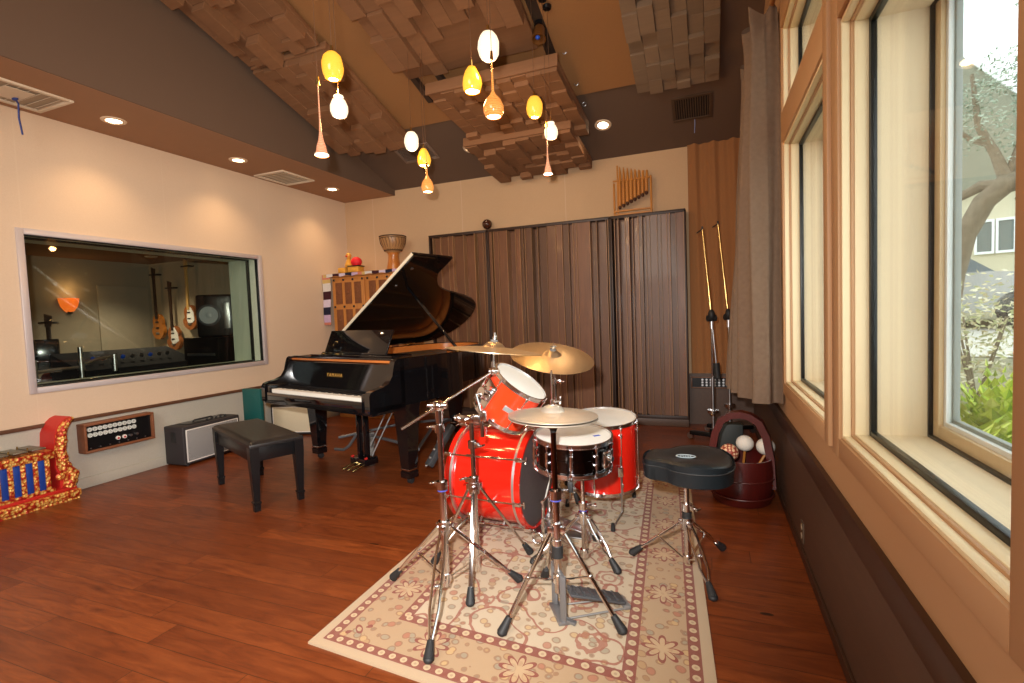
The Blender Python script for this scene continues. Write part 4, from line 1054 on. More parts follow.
MB().lathe([(.168, .452), (.168, .458), (.02, .462)], 32).build('drum_skin', M['head'], dj)
q = MB(); q.torus((0, 0, .455), .178, .009); q.torus((0, 0, .43), .179, .005); q.torus((0, 0, .265), .118, .008)
for k in range(24):
    a = 2*pi*k/24; q.tube([(.18*cos(a), .18*sin(a), .43), (.169*cos(a+.1), .169*sin(a+.1), .36), (.120*cos(a), .120*sin(a), .265)], .003, 5)
q.build('rope', plain('dark_rope', srgb(84, 60, 40), .9), dj)
fg = thing('folk_figurine', 'small golden folk figurine with a red ball on the cabinet top', 'figurine', (-4.37, 5.40, 1.904))
go = plain('golden_paint', srgb(222, 164, 66), .4, .2, var=.2, vs=40)
MB().b2((-.16, -.06, 0), (-.04, .06, .07), .012).b2((.0, -.06, 0), (.17, .06, .075), .012).build('base', go, fg)
MB().lathe([(.045, .07), (.055, .10), (.03, .16), (.022, .19), (.034, .21), (.036, .235), (.015, .26)], 16, T(-.02, 0, 0)).build('figure', go, fg)
MB().sph((-.025, -.035, .215), .018, (1, .5, .7), 10, 8).build('red_face', M['gred'], fg)
MB().sph((.10, 0, .135), .065, (1.15, 1, 1), 18, 12).build('red_ball', plain('bright_red', srgb(224, 24, 40), .6), fg)
MB().b2((.0, -.065, .072), (.18, .065, .085), .004).build('black_band', M['satin'], fg)

# ------------------------------------------------------------------ rug
RW, RL = 1.53, 2.56
q = MB(); NLc, NRc, FRc, FLc = [Vector((*p, .009)) for p in ((-1.50, 1.475), (.034, 1.36), (-.165, 3.98), (-1.57, 3.93))]
nu, nv = 24, 36; uvl = q.b.loops.layers.uv.new('UVMap')
gr = [[q.b.verts.new((NLc*(1-i/nu)+NRc*(i/nu))*(1-j/nv)+(FLc*(1-i/nu)+FRc*(i/nu))*(j/nv)) for j in range(nv+1)] for i in range(nu+1)]
for i in range(nu):
    for j in range(nv):
        f = q.b.faces.new((gr[i][j], gr[i+1][j], gr[i+1][j+1], gr[i][j+1]))
        for lp, (a, b) in zip(f.loops, ((i, j), (i+1, j), (i+1, j+1), (i, j+1))): lp[uvl].uv = (a/nu*RW, b/nv*RL)
ed = [e for e in q.b.edges if e.is_boundary]
ex = bmesh.ops.extrude_edge_only(q.b, edges=ed)
for v in [g for g in ex['geom'] if isinstance(g, bmesh.types.BMVert)]: v.co.z = .0005
rug = q.build('floral_rug', rug_mat(RW, RL), smooth=None)
tag(rug, 'cream and red floral rug under the drum kit', 'rug')
RZ = .009

# ------------------------------------------------------------------ drum kit
def foot_leg(root, hub, foot, double=True, r=.006, tip=.055, brace=None, bz=None, ww=.012):
    """one tripod leg: two thin bars, a rubber tip as sub-part, and an optional brace to the pole"""
    hub, foot = Vector(hub), Vector(foot); d = (foot-hub).normalized(); s = d.cross(Vector((0, 0, 1))).normalized()
    e = foot-d*tip
    q = MB()
    if double:
        for k in (-1, 1): q.tube([hub+s*k*.010, hub+s*k*.018+(e-hub)*.25, hub+s*k*.018+(e-hub)*.75, e+s*k*.004], r, 8)
        q.cyl(e+d*-.012, e+d*.01, .009, n=8)
    else:
        q.bar(hub, e, .020, .009, .002)
    if brace is not None:
        p = hub+(e-hub)*.55; q.bar(Vector(brace), p, .010, .004); q.sph(p, .011, (1, 1, 1), 8, 6)
    lg = q.build('leg', M['chrome'] if double else M['dchrome'], root)
    MB().cyl(e-d*.005, foot+d*.004, .013, .021, n=12).sph(foot+d*.002, .020, (1, 1, .7), 12, 8).build('rubber_foot', M['rubber'], lg)
def memory_lock(root, z, r, side=(1, 0), name='clamp', blue=False):
    q = MB(); sx, sy = side
    q.cyl((0, 0, z-.018), (0, 0, z+.018), r+.009, n=18)
    q.b2((-.01, -.01, z-.014), (.01, .01, z+.014)); q.bar((sx*r, sy*r, z), (sx*(r+.03), sy*(r+.03), z), .022, .022, .003)
    q.cyl((sx*(r+.03), sy*(r+.03), z), (sx*(r+.055), sy*(r+.055), z), .005, n=8)
    q.bar((sx*(r+.05)-sy*.022, sy*(r+.05)+sx*.022, z), (sx*(r+.05)+sy*.022, sy*(r+.05)-sx*.022, z), .010, .008, .002)
    o = q.build(name, M['chrome'], root)
    if blue: MB().cyl((0, 0, z-.025), (0, 0, z-.019), r+.007, n=18).build('blue_collar', plain('blue_nylon', srgb(70, 74, 150), .4), o)
    return o
def tripod(root, feet, hub_z, brace_z, double=True, base=.0):
    for f in feet:
        h = Vector((f[0], f[1], 0)).normalized()*.028
        foot_leg(root, (h.x, h.y, hub_z), f, double, brace=(h.x*.9, h.y*.9, brace_z) if brace_z is not None else None)
    q = MB().cyl((0, 0, hub_z-.028), (0, 0, hub_z+.028), .026, n=18)
    for f in feet:
        h = Vector((f[0], f[1], 0)).normalized()*.03; q.box((h.x, h.y, hub_z), (.022, .022, .03), None, .003)
    q.build('hub', M['chrome'], root)
    if brace_z is not None: MB().cyl((0, 0, brace_z-.018), (0, 0, brace_z+.018), .022, n=18).build('brace_collar', M['chrome'], root)
def rel(feet, base, z=RZ): return [(f[0]-base[0], f[1]-base[1], .022) for f in feet]
def orient(o, nrm, twist=0):
    o.rotation_euler = (Vector(nrm).to_track_quat('Z', 'Y').to_matrix() @ Matrix.Rotation(twist, 3, 'Z')).to_euler()
def at_px(px, py, d): return Vector((0, 0, H)) + d*(fwd + rt*((px-512)/FPX) + dn*((py-341.5)/FPX))
UPV = -dn
def cymbal_mesh(r, bell=.055, bow=.055, thick=.0012):
    prof = [(.006, bow*r/.25+.016)]
    prof = [(.006, .030+bow*.25), (.02, .029+bow*.25), (.036, .022+bow*.25), (bell, .004+bow*.25)]
    for k in range(1, 9):
        t = k/8; rr = bell+(r-bell)*t; prof.append((rr, (.004+bow*.25)*(1-t**1.5)))
    bot = [(a, b-.0025) for a, b in prof][::-1]
    return MB().lathe(prof+bot, 56, cap0=False, cap1=False)
def cymbal(label, loc, nrm, r, mat, felt_top=True):
    o = cymbal_mesh(r).build('cymbal', mat, None, smooth=30)
    o.location = loc; orient(o, nrm); tag(o, label, 'cymbal')
    q = MB().cyl((0, 0, .036), (0, 0, .052), .018, n=16); q.build('felt', plain('grey_felt', srgb(96, 94, 92), .95), o)
    q = MB().cyl((0, 0, .05), (0, 0, .066), .010, n=12); q.bar((-.02, 0, .068), (.02, 0, .068), .012, .008, .003); q.cyl((0, 0, .064), (0, 0, .085), .005, n=8)
    q.build('wing_nut', M['chrome'], o)
    return o

# boom stand with the crash cymbal
bb = (-1.115, 1.915)
st = thing('cymbal_boom_stand', 'chrome boom cymbal stand nearest the camera, left of the bass drum', 'stand', (*bb, RZ))
feet = rel([(-1.437, 1.968), (-.973, 1.515), (-.854, 2.133)], bb)
tripod(st, feet, .33, .10)
MB().cyl((0, 0, .06), (0, 0, .52), .0155, n=18).build('lower_tube', M['chrome'], st)
MB().cyl((0, 0, .52), (0, 0, .80), .0125, n=16).build('upper_tube', M['dchrome'], st)
memory_lock(st, .52, .016, (-.9, .3), blue=True); memory_lock(st, .775, .013, (-.9, .3))
crash_c = at_px(493.5, 350, 2.33); boom_end = at_px(493.5, 371, 2.33)
pivot = Vector((bb[0], bb[1], RZ+.875)); o0 = Vector((*bb, RZ))
tail = pivot+(pivot-boom_end)*.62
MB().cyl(tail-o0, boom_end-o0, .0058, n=12).build('boom_arm', M['chrome'], st)
q = MB().cyl((0, 0, .80), (0, 0, .855), .016, .018, n=18); q.sph((0, 0, .875), .026, (1.2, 1, 1)); q.cyl((-.035, -.01, .875), (.035, .01, .875), .016, n=14); q.bar((-.05, -.014, .875), (-.035, -.01, .88), .03, .012, .003)
q.build('boom_tilter', M['chrome'], st)
be = boom_end-o0; cc = crash_c-o0
q = MB().sph(be, .020, (1, 1, 1)); q.cyl(be+Vector((-.02, -.01, 0)), be+Vector((.02, .01, 0)), .014, n=12); q.cyl(be, be+Vector((0, 0, .045)), .009, n=12); q.cyl(be, cc+Vector((0, 0, .04)), .004, n=8)
q.build('cymbal_tilter', M['chrome'], st)
nrm = UPV*.985 + rt*.075 - fwd*.02
cymbal('thin crash cymbal seen edge-on at the left, held by the long boom arm', crash_c-Vector((0, 0, .004)), nrm, .226, M['cym'])

# tom stand behind it
tb = (-1.065, 2.13)
st = thing('tom_stand', 'chrome tripod stand holding the small red tom, in front of the bass drum', 'stand', (*tb, RZ))
tripod(st, rel([(-.986, 1.885), (-.895, 2.405), (-1.324, 2.164)], tb), .44, None, double=False)
MB().cyl((0, 0, .03), (0, 0, .47), .0145, n=18).build('lower_tube', M['chrome'], st)
MB().cyl((0, 0, .47), (0, 0, .76), .0115, n=16).build('upper_tube', M['dchrome'], st)
memory_lock(st, .475, .015, (-1, .1)); memory_lock(st, .65, .0125, (.9, -.2))
q = MB().b2((-.05, -.022, .755), (.05, .022, .795), .006); q.b2((.05, -.018, .765), (.085, .02, .815), .006)
q.sph((-.065, 0, .775), .02); q.cyl((-.085, -.005, .775), (-.05, 0, .775), .012, n=12); q.cyl((-.02, -.04, .775), (-.02, -.02, .775), .007, n=8)
q.build('tom_clamp', M['chrome'], st)
MB().cyl((.055, 0, .69), (.055, 0, .80), .009, n=12).build('arm_end', M['dchrome'], st)

def drum(name, label, loc, nrm, r, depth, shell, hoopm, head, lugs, hoop_h=.016, hoop_t=.006, twist=0, lugstyle='tube', bottom=True):
    o = thing(name, label, 'drum', loc); orient(o, nrm, twist)
    MB().lathe([(r, -depth/2+.005), (r, depth/2-.005)], 56, cap0=False, cap1=False).wall_ring([], [], 0, 1).build('shell', shell, o, smooth=60) if False else None
    MB().lathe([(r-.008, -depth/2), (r, -depth/2), (r, depth/2), (r-.008, depth/2), (r-.008, -depth/2)], 56, cap0=False, cap1=False).build('shell', shell, o, smooth=40)
    for s in ((1, -1) if bottom else (1,)):
        z = s*depth/2
        MB().lathe([(.0005, z+s*.004), (r*.9, z+s*.004), (r+.002, z+s*.002), (r+.004, z-s*.006)], 56, cap0=False, cap1=False).build('drum_head', head, o)
        h = MB().lathe([(r+.004, z-s*.010), (r+.011, z-s*.010), (r+.011, z-s*.007), (r+.0075, z-s*.005), (r+.0075, z+s*.006), (r+.012, z+s*.008), (r+.012, z+s*.011), (r+.004, z+s*.011), (r+.004, z-s*.010)], 56, cap0=False, cap1=False)
        h.build('hoop', hoopm, o, smooth=40)
    for k in range(lugs):
        a = 2*pi*(k+.5)/lugs; c, s2 = cos(a), sin(a)
        q = MB()
        q.cyl((c*(r+.013), s2*(r+.013), -depth/2-.012), (c*(r+.013), s2*(r+.013), depth/2+.012), .0032, n=8)
        for s in (1, -1):
            q.cyl((c*(r+.013), s2*(r+.013), s*(depth/2-.02)), (c*(r+.013), s2*(r+.013), s*(depth/2-.008)), .007, n=8)
            z = s*(depth/2-.055) if lugstyle == 'long' else s*.02
            q.cyl((c*(r+.013), s2*(r+.013), z-.012), (c*(r+.013), s2*(r+.013), z+.012), .0075, n=10)
            q.cyl((c*(r-.001), s2*(r-.001), z), (c*(r+.013), s2*(r+.013), z), .007, n=10)
        if lugstyle == 'tube': q.cyl((c*(r+.013), s2*(r+.013), -.03), (c*(r+.013), s2*(r+.013), .03), .007, n=10)
        q.build('lug', M['chrome'], o)
    return o

# rack tom
tn = (rt*.55+UPV*.835).normalized()*.965 - fwd*.26
tc = at_px(510, 398, 2.52)
tom = drum('rack_tom', 'small orange-red tom drum tilted on its stand above the bass drum', tc, tn, .138, .20, M['orangered'], M['chrome'], M['head'], 6, twist=R(10))
inv = tom.rotation_euler.to_matrix().transposed()
vw = (inv @ -fwd); va = math.atan2(vw.y, vw.x)
def on_shell(a, z, r=.138): return Vector((r*cos(a), r*sin(a), z))
lf = inv @ (-rt*.8-fwd*.5); la = math.atan2(lf.y, lf.x)
p = on_shell(la, -.01); tg = Matrix.Rotation(la, 3, 'Z')
q = MB().box(p+Vector((cos(la), sin(la), 0))*.006, (.012, .085, .125), tg, .004); q.box(on_shell(la, -.01, .157), (.03, .06, .06), tg, .012)
q.cyl(on_shell(la, -.01, .143), on_shell(la, -.01, .188), .034, .026, n=20); q.cyl(on_shell(la+.1, .03, .152), on_shell(la+.1, .03, .178), .012, n=12)
q.build('tom_bracket', M['chrome'], tom)
q = MB(); w0 = inv @ (Vector((*tb, RZ))+Vector((.055, 0, .79))-tc); q.tube([on_shell(la, -.01, .178), on_shell(la, -.03, .203), w0], .007, 8)
q.build('mount_arm', M['chrome'], tom)
ba = va+.12
MB().box(on_shell(ba, -.005, .1395), (.003, .05, .026), Matrix.Rotation(ba, 3, 'Z'), .001).build('badge', plain('silver_badge', srgb(170, 176, 176), .3, .6), tom)

# bass drum
bd = drum('bass_drum', 'large red bass drum lying on its side with a dark batter head', (-1.215, 2.74, .315+RZ), (1, .06, 0), .283, .42, M['red'], M['red'], M['kickhead'], 1, twist=0, lugstyle='none') if False else None
bd = thing('bass_drum', 'large red bass drum lying on its side with a dark batter head', 'drum', (-1.175, 2.74, .312+RZ)); orient(bd, (1, -.05, 0))
r, hd = .270, .212
MB().lathe([(r-.008, -hd), (r, -hd), (r, hd), (r-.008, hd), (r-.008, -hd)], 72, cap0=False, cap1=False).build('shell', M['red'], bd, smooth=40)
for s in (1, -1):
    MB().lathe([(r+.004, s*(hd-.014)), (r+.018, s*(hd-.014)), (r+.018, s*(hd+.020)), (r+.004, s*(hd+.020)), (r+.004, s*(hd-.014))], 72, cap0=False, cap1=False).build('hoop', M['red'], bd, smooth=40)
    MB().lathe([(r+.003, s*(hd-.026)), (r+.0195, s*(hd-.026)), (r+.0195, s*(hd-.012)), (r+.003, s*(hd-.012)), (r+.003, s*(hd-.026))], 72, cap0=False, cap1=False).build('hoop_inlay', M['alu'], bd, smooth=40)
    MB().lathe([(.0005, s*(hd+.014)), (r-.01, s*(hd+.014)), (r+.004, s*(hd+.010))], 72, cap0=False, cap1=False).build('drum_head', M['kickhead'] if s > 0 else M['satin'], bd)
for k in range(8):
    a = 2*pi*(k+.25)/8; c, s2 = cos(a), sin(a); rr = r+.030
    q = MB(); q.cyl((c*rr, s2*rr, -hd-.05), (c*rr, s2*rr, hd+.05), .0045, n=8)
    for s in (-1, 1):
        q.cyl((c*rr, s2*rr, s*.10), (c*rr, s2*rr, s*.05), .009, n=10); q.cyl((c*(r-.001), s2*(r-.001), s*.075), (c*rr, s2*rr, s*.075), .008, n=8)
        q.bar((c*(rr+.002), s2*(rr+.002), s*(hd-.01)), (c*(rr+.002), s2*(rr+.002), s*(hd+.03)), .016, .024, .004)
        q.bar((c*rr-s2*.02, s2*rr+c*.02, s*(hd+.05)), (c*rr+s2*.02, s2*rr-c*.02, s*(hd+.05)), .008, .008, .002)
    q.build('tension_rod', M['chrome'], bd)
binv = bd.rotation_euler.to_matrix().transposed()
for sy in (-1, 1):
    a0 = Vector((-.10, sy*.25, -.17)); f0 = Vector((-.20, sy*.36, -.318+.02))
    q = MB().tube([binv @ a0, binv @ (a0+Vector((-.03, sy*.05, -.03))), binv @ f0], .008, 8)
    q.sph(binv @ a0, .024)
    sp = q.build('spur', M['dchrome'], bd); MB().sph(binv @ f0, .016).build('rubber_foot', M['rubber'], sp)
# kick pedal
kp = thing('kick_pedal', 'chrome kick pedal clamped to the bass drum batter hoop', 'pedal', (-.93, 2.71, RZ))
MB().b2((-.04, -.055, .0), (.30, .055, .010), .003).build('base_plate', M['steel'], kp)
for y in (-.055, .055): MB().bar((.03, y, .01), (.03, y, .20), .02, .014, .003).build('post', M['chrome'], kp)
MB().cyl((.03, -.065, .195), (.03, .065, .195), .008, n=10).build('axle', M['chrome'], kp)
MB().box((.16, 0, .06), (.27, .09, .010), Matrix.Rotation(R(14), 3, 'Y'), .004).build('footboard', M['steel'], kp)
bt = MB().cyl((.03, 0, .195), (.075, 0, .36), .004, n=8); bt.cyl((.045, 0, .365), (.105, 0, .355), .024, n=16)
bt.build('beater', plain('beater_felt', srgb(200, 196, 188), .8), kp)
q = MB().torus((.075, .012, .30), .026, .006, rotm('X', R(75)), 24, 8); q.build('cam', M['chrome'], kp)

# snare drum and stand
sn_n = Vector((.05, -.06, 1)).normalized()
sc_ = Vector((-.616, 2.30, .609+RZ))
sd = drum('snare_drum', 'black nickel snare drum with a white head beside the hi-hat', sc_, sn_n, .176, .138, M['snareshell'], M['chrome'], M['head'], 10, twist=R(8))
MB().b2((.07, -.075, .0725), (.105, -.06, .0738)).build('blue_label', M['blueplastic'], sd, label='small blue rectangle on the white head')
MB().lathe([(.174, -.004), (.179, -.003), (.179, .003), (.174, .004)], 56, cap0=False, cap1=False).build('shell_bead', M['snareshell'], sd)
a = R(-72)
q = MB().box((.19*cos(a), .19*sin(a), 0), (.025, .05, .075), Matrix.Rotation(a, 3, 'Z'), .006); q.cyl((.2*cos(a), .2*sin(a), .01), (.225*cos(a), .225*sin(a), .01), .012, n=12); q.bar((.205*cos(a), .205*sin(a), .0), (.215*cos(a-.2), .215*sin(a-.2), .045), .012, .012, .003)
q.build('snare_strainer', M['chrome'], sd)
sb = (-.60, 2.40)
st = thing('snare_stand', 'low chrome tripod stand under the black snare drum', 'stand', (*sb, RZ))
tripod(st, rel([(-.428, 2.351-.01), (-.84, 2.31), (-.60, 2.66)], sb), .24, .06)
MB().cyl((0, 0, .03), (0, 0, .30), .0135, n=16).build('lower_tube', M['dchrome'], st)
MB().cyl((0, 0, .28), (0, 0, .47), .010, n=14).build('upper_tube', M['chrome'], st)
memory_lock(st, .30, .014, (.9, .3), blue=True)
q = MB().sph((0, 0, .475), .03, (1.2, 1, .8)); q.cyl((-.04, 0, .47), (.04, 0, .47), .013, n=12); q.build('basket_hub', M['chrome'], st)
cx, cy = sc_.x-sb[0], sc_.y-sb[1]; zb = .522
for k in range(3):
    a = R(-80+120*k); e = Vector((cx+.196*cos(a), cy+.196*sin(a), zb-.018-.196*cos(a)*.05+.196*sin(a)*.06))
    q = MB().bar((0, 0, .478), e, .018, .008, .002); ar = q.build('basket_arm', M['chrome'], st)
    MB().bar(e+Vector((0, 0, -.02)), e+Vector((0, 0, .026)), .022, .018, .004).build('rubber_grip', M['rubber'], ar)

# floor tom on three legs
ft_c = Vector((-.635, 3.10, .392+RZ)); ft_n = Vector((.01, -.09, 1)).normalized()
ft = drum('floor_tom', 'red floor tom with a white head standing on three thin legs', ft_c, ft_n, .204, .415, M['red'], M['chrome'], M['head'], 8, twist=R(12), lugstyle='long')
finv = ft.rotation_euler.to_matrix().transposed()
for a, fx, fy in ((R(-70), -.533, 2.815), (R(62), -.49, 3.375), (R(180), -.88, 3.10)):
    t0 = Vector((cos(a)*.220, sin(a)*.220, .03)); t1 = Vector((cos(a)*.220, sin(a)*.220, -.31)); t2 = finv @ (Vector((fx, fy, .02+RZ))-ft_c)
    lg = MB().tube([t0, t1, t2], .0048, 8).build('leg', M['steel'], ft)
    MB().b2((-.02, -.014, -.03), (.012, .014, .03), .004).build('leg_bracket', M['chrome'], lg).location = t0+Vector((0, 0, -.09))
    MB().cyl(t2+Vector((0, 0, .028)), t2-Vector((0, 0, .016)), .010, .014, n=12).build('rubber_foot', M['rubber'], lg)

# hi-hat
hb = (-.603, 1.95)
st = thing('hi_hat_stand', 'chrome hi-hat stand with a grey pedal nearest the camera', 'stand', (*hb, RZ))
tripod(st, rel([(-.776, 1.742), (-.335, 1.896), (-.745, 2.195)], hb), .37, .16, double=False)
MB().cyl((0, 0, .10), (0, 0, .52), .0165, n=18).build('lower_tube', M['dchrome'], st)
MB().cyl((0, 0, .50), (0, 0, .80), .0115, n=16).build('upper_tube', plain('dark_bronze_tube', srgb(110, 84, 70), .12, 1), st)
memory_lock(st, .515, .017, (.3, .9), blue=True)
MB().cyl((0, 0, .25), (0, 0, .30), .024, n=20).build('swivel_collar', M['rubber'], st)
MB().cyl((0, 0, .30), (0, 0, .325), .021, n=20).build('swivel_ring', M['chrome'], st)
q = MB().lathe([(.012, .775), (.016, .79), (.030, .815), (.034, .825), (.0, .828)], 20, cap0=False, cap1=False); q.build('cymbal_seat', M['rubber'], st)
MB().cyl((0, 0, .80), (0, 0, 1.03), .0036, n=10).build('pull_rod', M['chrome'], st)
q = MB().cyl((0, 0, .862), (0, 0, .89), .013, n=16); q.cyl((0, 0, .89), (0, 0, .91), .009, n=12); q.cyl((0, 0, .90), (.03, .01, .903), .004, n=8); q.bar((.03, .01, .890), (.034, .01, .922), .014, .006, .002)
q.build('clutch', M['chrome'], st)
# pedal: U frame and footboard pointing right, toward the throne
pd = R(32)
rm = Matrix.Rotation(pd, 4, 'Z')
def L3(x, y, z): return rm @ Vector((x, y, z))
q = MB()
for y in (-.066, .066): q.bar(L3(.0, y, .01), L3(.0, y, .20), .026, .014, .004)
q.bar(L3(0, -.066, .195), L3(0, .066, .195), .02, .014, .004); q.box(L3(.0, 0, .008), (.05, .155, .014), rm.to_3x3(), .004); q.bar(L3(-.0, -.055, .02), L3(.045, -.085, .008), .024, .012, .003)
q.build('pedal_frame', plain('cast_pedal_grey', srgb(128, 128, 130), .35, .6), st)
fbm = rm.to_3x3() @ Matrix.Rotation(R(16), 3, 'Y')
q = MB().box(L3(.16, 0, .065), (.25, .085, .012), fbm, .004)
for k in range(6): q.box(L3(.07+.035*k, 0, .099-.0098*k), (.012, .07, .006), fbm, .001)
q.build('footboard', plain('dark_cast_pedal', srgb(92, 94, 98), .4, .5), st)
q = MB()
for y in (-.05, .05): q.tube([L3(.02, y, .012), L3(.28, y*.8, .012)], .004, 6)
q.box(L3(.285, 0, .014), (.03, .09, .018), rm.to_3x3(), .004)
q.build('radius_rod', plain('grey_rod', srgb(140, 138, 136), .5, .5), st)
MB().bar(L3(0, 0, .18), L3(.04, 0, .11), .012, .004).build('chain', M['steel'], st)
# the two hats
for z, flip, lab in ((.846, False, 'upper pale bronze hi-hat cymbal facing the camera'), (.834, True, 'lower hi-hat cymbal, just under the upper one')):
    q = cymbal_mesh(.184, .05, .05)
    if flip:
        for v in q.b.verts: v.co.z = -v.co.z
    o = q.build('hi_hat_cymbal', M['cym2'], None, smooth=30); o.location = (hb[0], hb[1], RZ+z); o.rotation_euler = (R(-1.2), R(1.5), 0); tag(o, lab, 'cymbal')

# ride cymbal on a stand behind the bass drum
rc = at_px(552, 357, 3.0); rn = (rt*.10+UPV*.995).normalized()*.925 - fwd*.33
cymbal('large ride cymbal tilted toward the camera in front of the wooden panels', rc, rn, .252, M['cym'])
rb = (-.985, 3.26)
st = thing('cymbal_stand', 'dark chrome cymbal stand rising behind the bass drum under the ride cymbal', 'stand', (*rb, RZ))
tripod(st, [(.17, -.12, .022), (-.2, -.08, .022), (.0, .22, .022)], .30, .08)
MB().cyl((0, 0, .05), (0, 0, .55), .0145, n=18).build('lower_tube', M['chrome'], st)
MB().cyl((0, 0, .55), (0, 0, .93), .0115, n=16).build('upper_tube', M['dchrome'], st)
memory_lock(st, .55, .015, (1, 0)); memory_lock(st, .80, .0125, (1, .1))
cr = rc-Vector((*rb, RZ))-Vector(rn)*.02
q = MB().sph((0, 0, .95), .022); q.cyl((0, 0, .92), (0, 0, .95), .014, n=14); q.cyl((-.025, 0, .95), (.03, 0, .95), .013, n=12); q.build('boom_tilter', M['chrome'], st)
MB().cyl(Vector((0, 0, .95))*1.2-cr*.2, cr, .006, n=12).build('boom_arm', M['chrome'], st)
q = MB().sph(cr, .015); q.cyl(cr, cr+Vector(rn)*.05, .005, n=8); q.build('cymbal_tilter', M['chrome'], st)

# drum throne
tbp = (-.116, 2.505)
th = thing('drum_throne', 'black saddle-shaped drum throne on a chrome tripod', 'stool', (*tbp, RZ))
half = catmull([(.215, 0), (.205, .09), (.155, .172), (.06, .200), (-.03, .180), (-.08, .135), (-.13, .112), (-.172, .10), (-.195, .055), (-.198, 0)], 6)
rim = half+[(x, -y) for x, y in half[::-1][1:-1]]
NR = len(rim)
q = MB(); b = q.b; rings = []
for s, z in ((.90, .455), (.985, .464), (1.0, .546), (.995, .518), (.96, .540), (.90, .550), (.70, .552), (.40, .548), (.12, .546)):
    rings.append([b.verts.new((x*s, y*s, z+(.014*(-x/.2) if x < 0 and s < .99 else 0)*0 + .012*(abs(y)/.2)**2*(s > .3)*(z > .51))) for x, y in rim])
for A, B in zip(rings, rings[1:]):
    for k in range(NR): b.faces.new((A[k], A[(k+1) % NR], B[(k+1) % NR], B[k]))
b.faces.new(rings[0][::-1]); b.faces.new(rings[-1])
q.build('seat', M['vinyl'], th, smooth=50)
q = MB().tube([(x*1.003, y*1.003, .527) for x, y in rim], .0035, 6, closed=True); q.build('piping', M['rubber'], th)
q = MB().torus((0, 0, 0), 1, .12, None, 28, 6)
for v in q.b.verts: v.co = Vector((v.co.x*.042, v.co.y*.026, .553+v.co.z*.018))
for k in range(5): q.box((-.022+.011*k, 0, .5535), (.006, .016-.002*abs(k-2), .003), Matrix.Rotation(.4*(k % 2), 3, 'Z'))
q.build('badge', plain('pale_print', srgb(158, 172, 178), .5), th, label='pale oval emblem on the seat')
MB().lathe([(.03, .437), (.09, .445), (.12, .455)], 24).build('seat_plate', M['rubber'], th)
MB().cyl((0, 0, .22), (0, 0, .442), .0125, n=16).build('post', M['chrome'], th)
MB().cyl((0, 0, .03), (0, 0, .30), .016, n=18).build('lower_tube', M['chrome'], th)
memory_lock(th, .305, .016, (.8, -.4)); MB().cyl((0, 0, .245), (0, 0, .285), .022, n=18).build('black_collar', M['rubber'], th)
tripod(th, rel([(-.385, 2.55), (.042, 2.736), (-.005, 2.241)], tbp), .225, .05)

# ------------------------------------------------------------------ back right corner: booms, bucket, curtain
def boom_stand(x, y, top, pz, tailz, dx_tail, label):
    o = thing('microphone_boom_stand', label, 'stand', (x, y, 0), 0, 'tall microphone boom stands')
    q = MB()
    for k in range(3):
        a = R(30+120*k); q.bar((0, 0, .07), (.24*cos(a), .24*sin(a), .06), .05, .04, .008)
    q.cyl((0, 0, .04), (0, 0, .13), .035, n=16); q.build('base', M['satin'], o)
    for k in range(3):
        a = R(30+120*k); q = MB(); q.cyl((.24*cos(a)-.014*sin(a), .24*sin(a)+.014*cos(a), .03), (.24*cos(a)+.014*sin(a), .24*sin(a)-.014*cos(a), .03), .03, n=18); q.cyl((.24*cos(a), .24*sin(a), .03), (.24*cos(a), .24*sin(a), .07), .012, n=8)
        q.build('caster', M['steel'], o)
    MB().cyl((0, 0, .10), (0, 0, .62), .014, n=16).build('lower_tube', M['steel'], o)
    MB().cyl((0, 0, .60), (0, 0, pz-.05), .010, n=14).build('upper_tube', M['dchrome'], o)
    q = MB().cyl((0, 0, .28), (0, 0, .31), .05, n=20); q.cyl((0, 0, .25), (0, 0, .28), .022, n=16); q.build('collar', M['chrome'], o)
    P = Vector((0, 0, pz)); t = Vector(top)-Vector((x, y, 0)); dr = (t-P).normalized(); tl = P-dr*(pz-tailz)/dr.z
    MB().cyl(P-dr*.02, P+(t-P)*.45, .009, n=12).cyl(P+(t-P)*.45, t, .0065, n=12).build('boom_arm', M['brass'], o)
    MB().cyl(tl, P, .009, n=12).build('boom_tail', M['steel'], o)
    MB().cyl(tl-dr*.05, tl+dr*.09, .030, n=16).build('counterweight', M['rubber'], o)
    q = MB().cyl((-.035, -.02, pz), (.035, .02, pz), .03, n=18); q.sph((0, -.01, pz+.03), .035, (.9, 1, 1.5)); q.build('clutch', M['rubber'], o)
    MB().cyl((0, 0, pz-.10), (0, 0, pz-.03), .017, n=16).build('clutch_collar', M['alu'], o)
    q = MB().cyl(t, t+dr*.03, .008, n=10); q.cyl(t+Vector((-.05, -.02, -.03)), t+Vector((.0, 0, .005)), .006, n=8); q.build('microphone_clip', M['satin'], o)
boom_stand(.02, 5.02, (-.045, 5.02, 1.99), 1.17, .66, 0, 'tall microphone boom stand next to the slatted panel, left one of the pair')
boom_stand(.175, 5.36, (.095, 5.36, 2.08), 1.17, .82, 0, 'tall microphone boom stand half behind the bucket, right one of the pair')

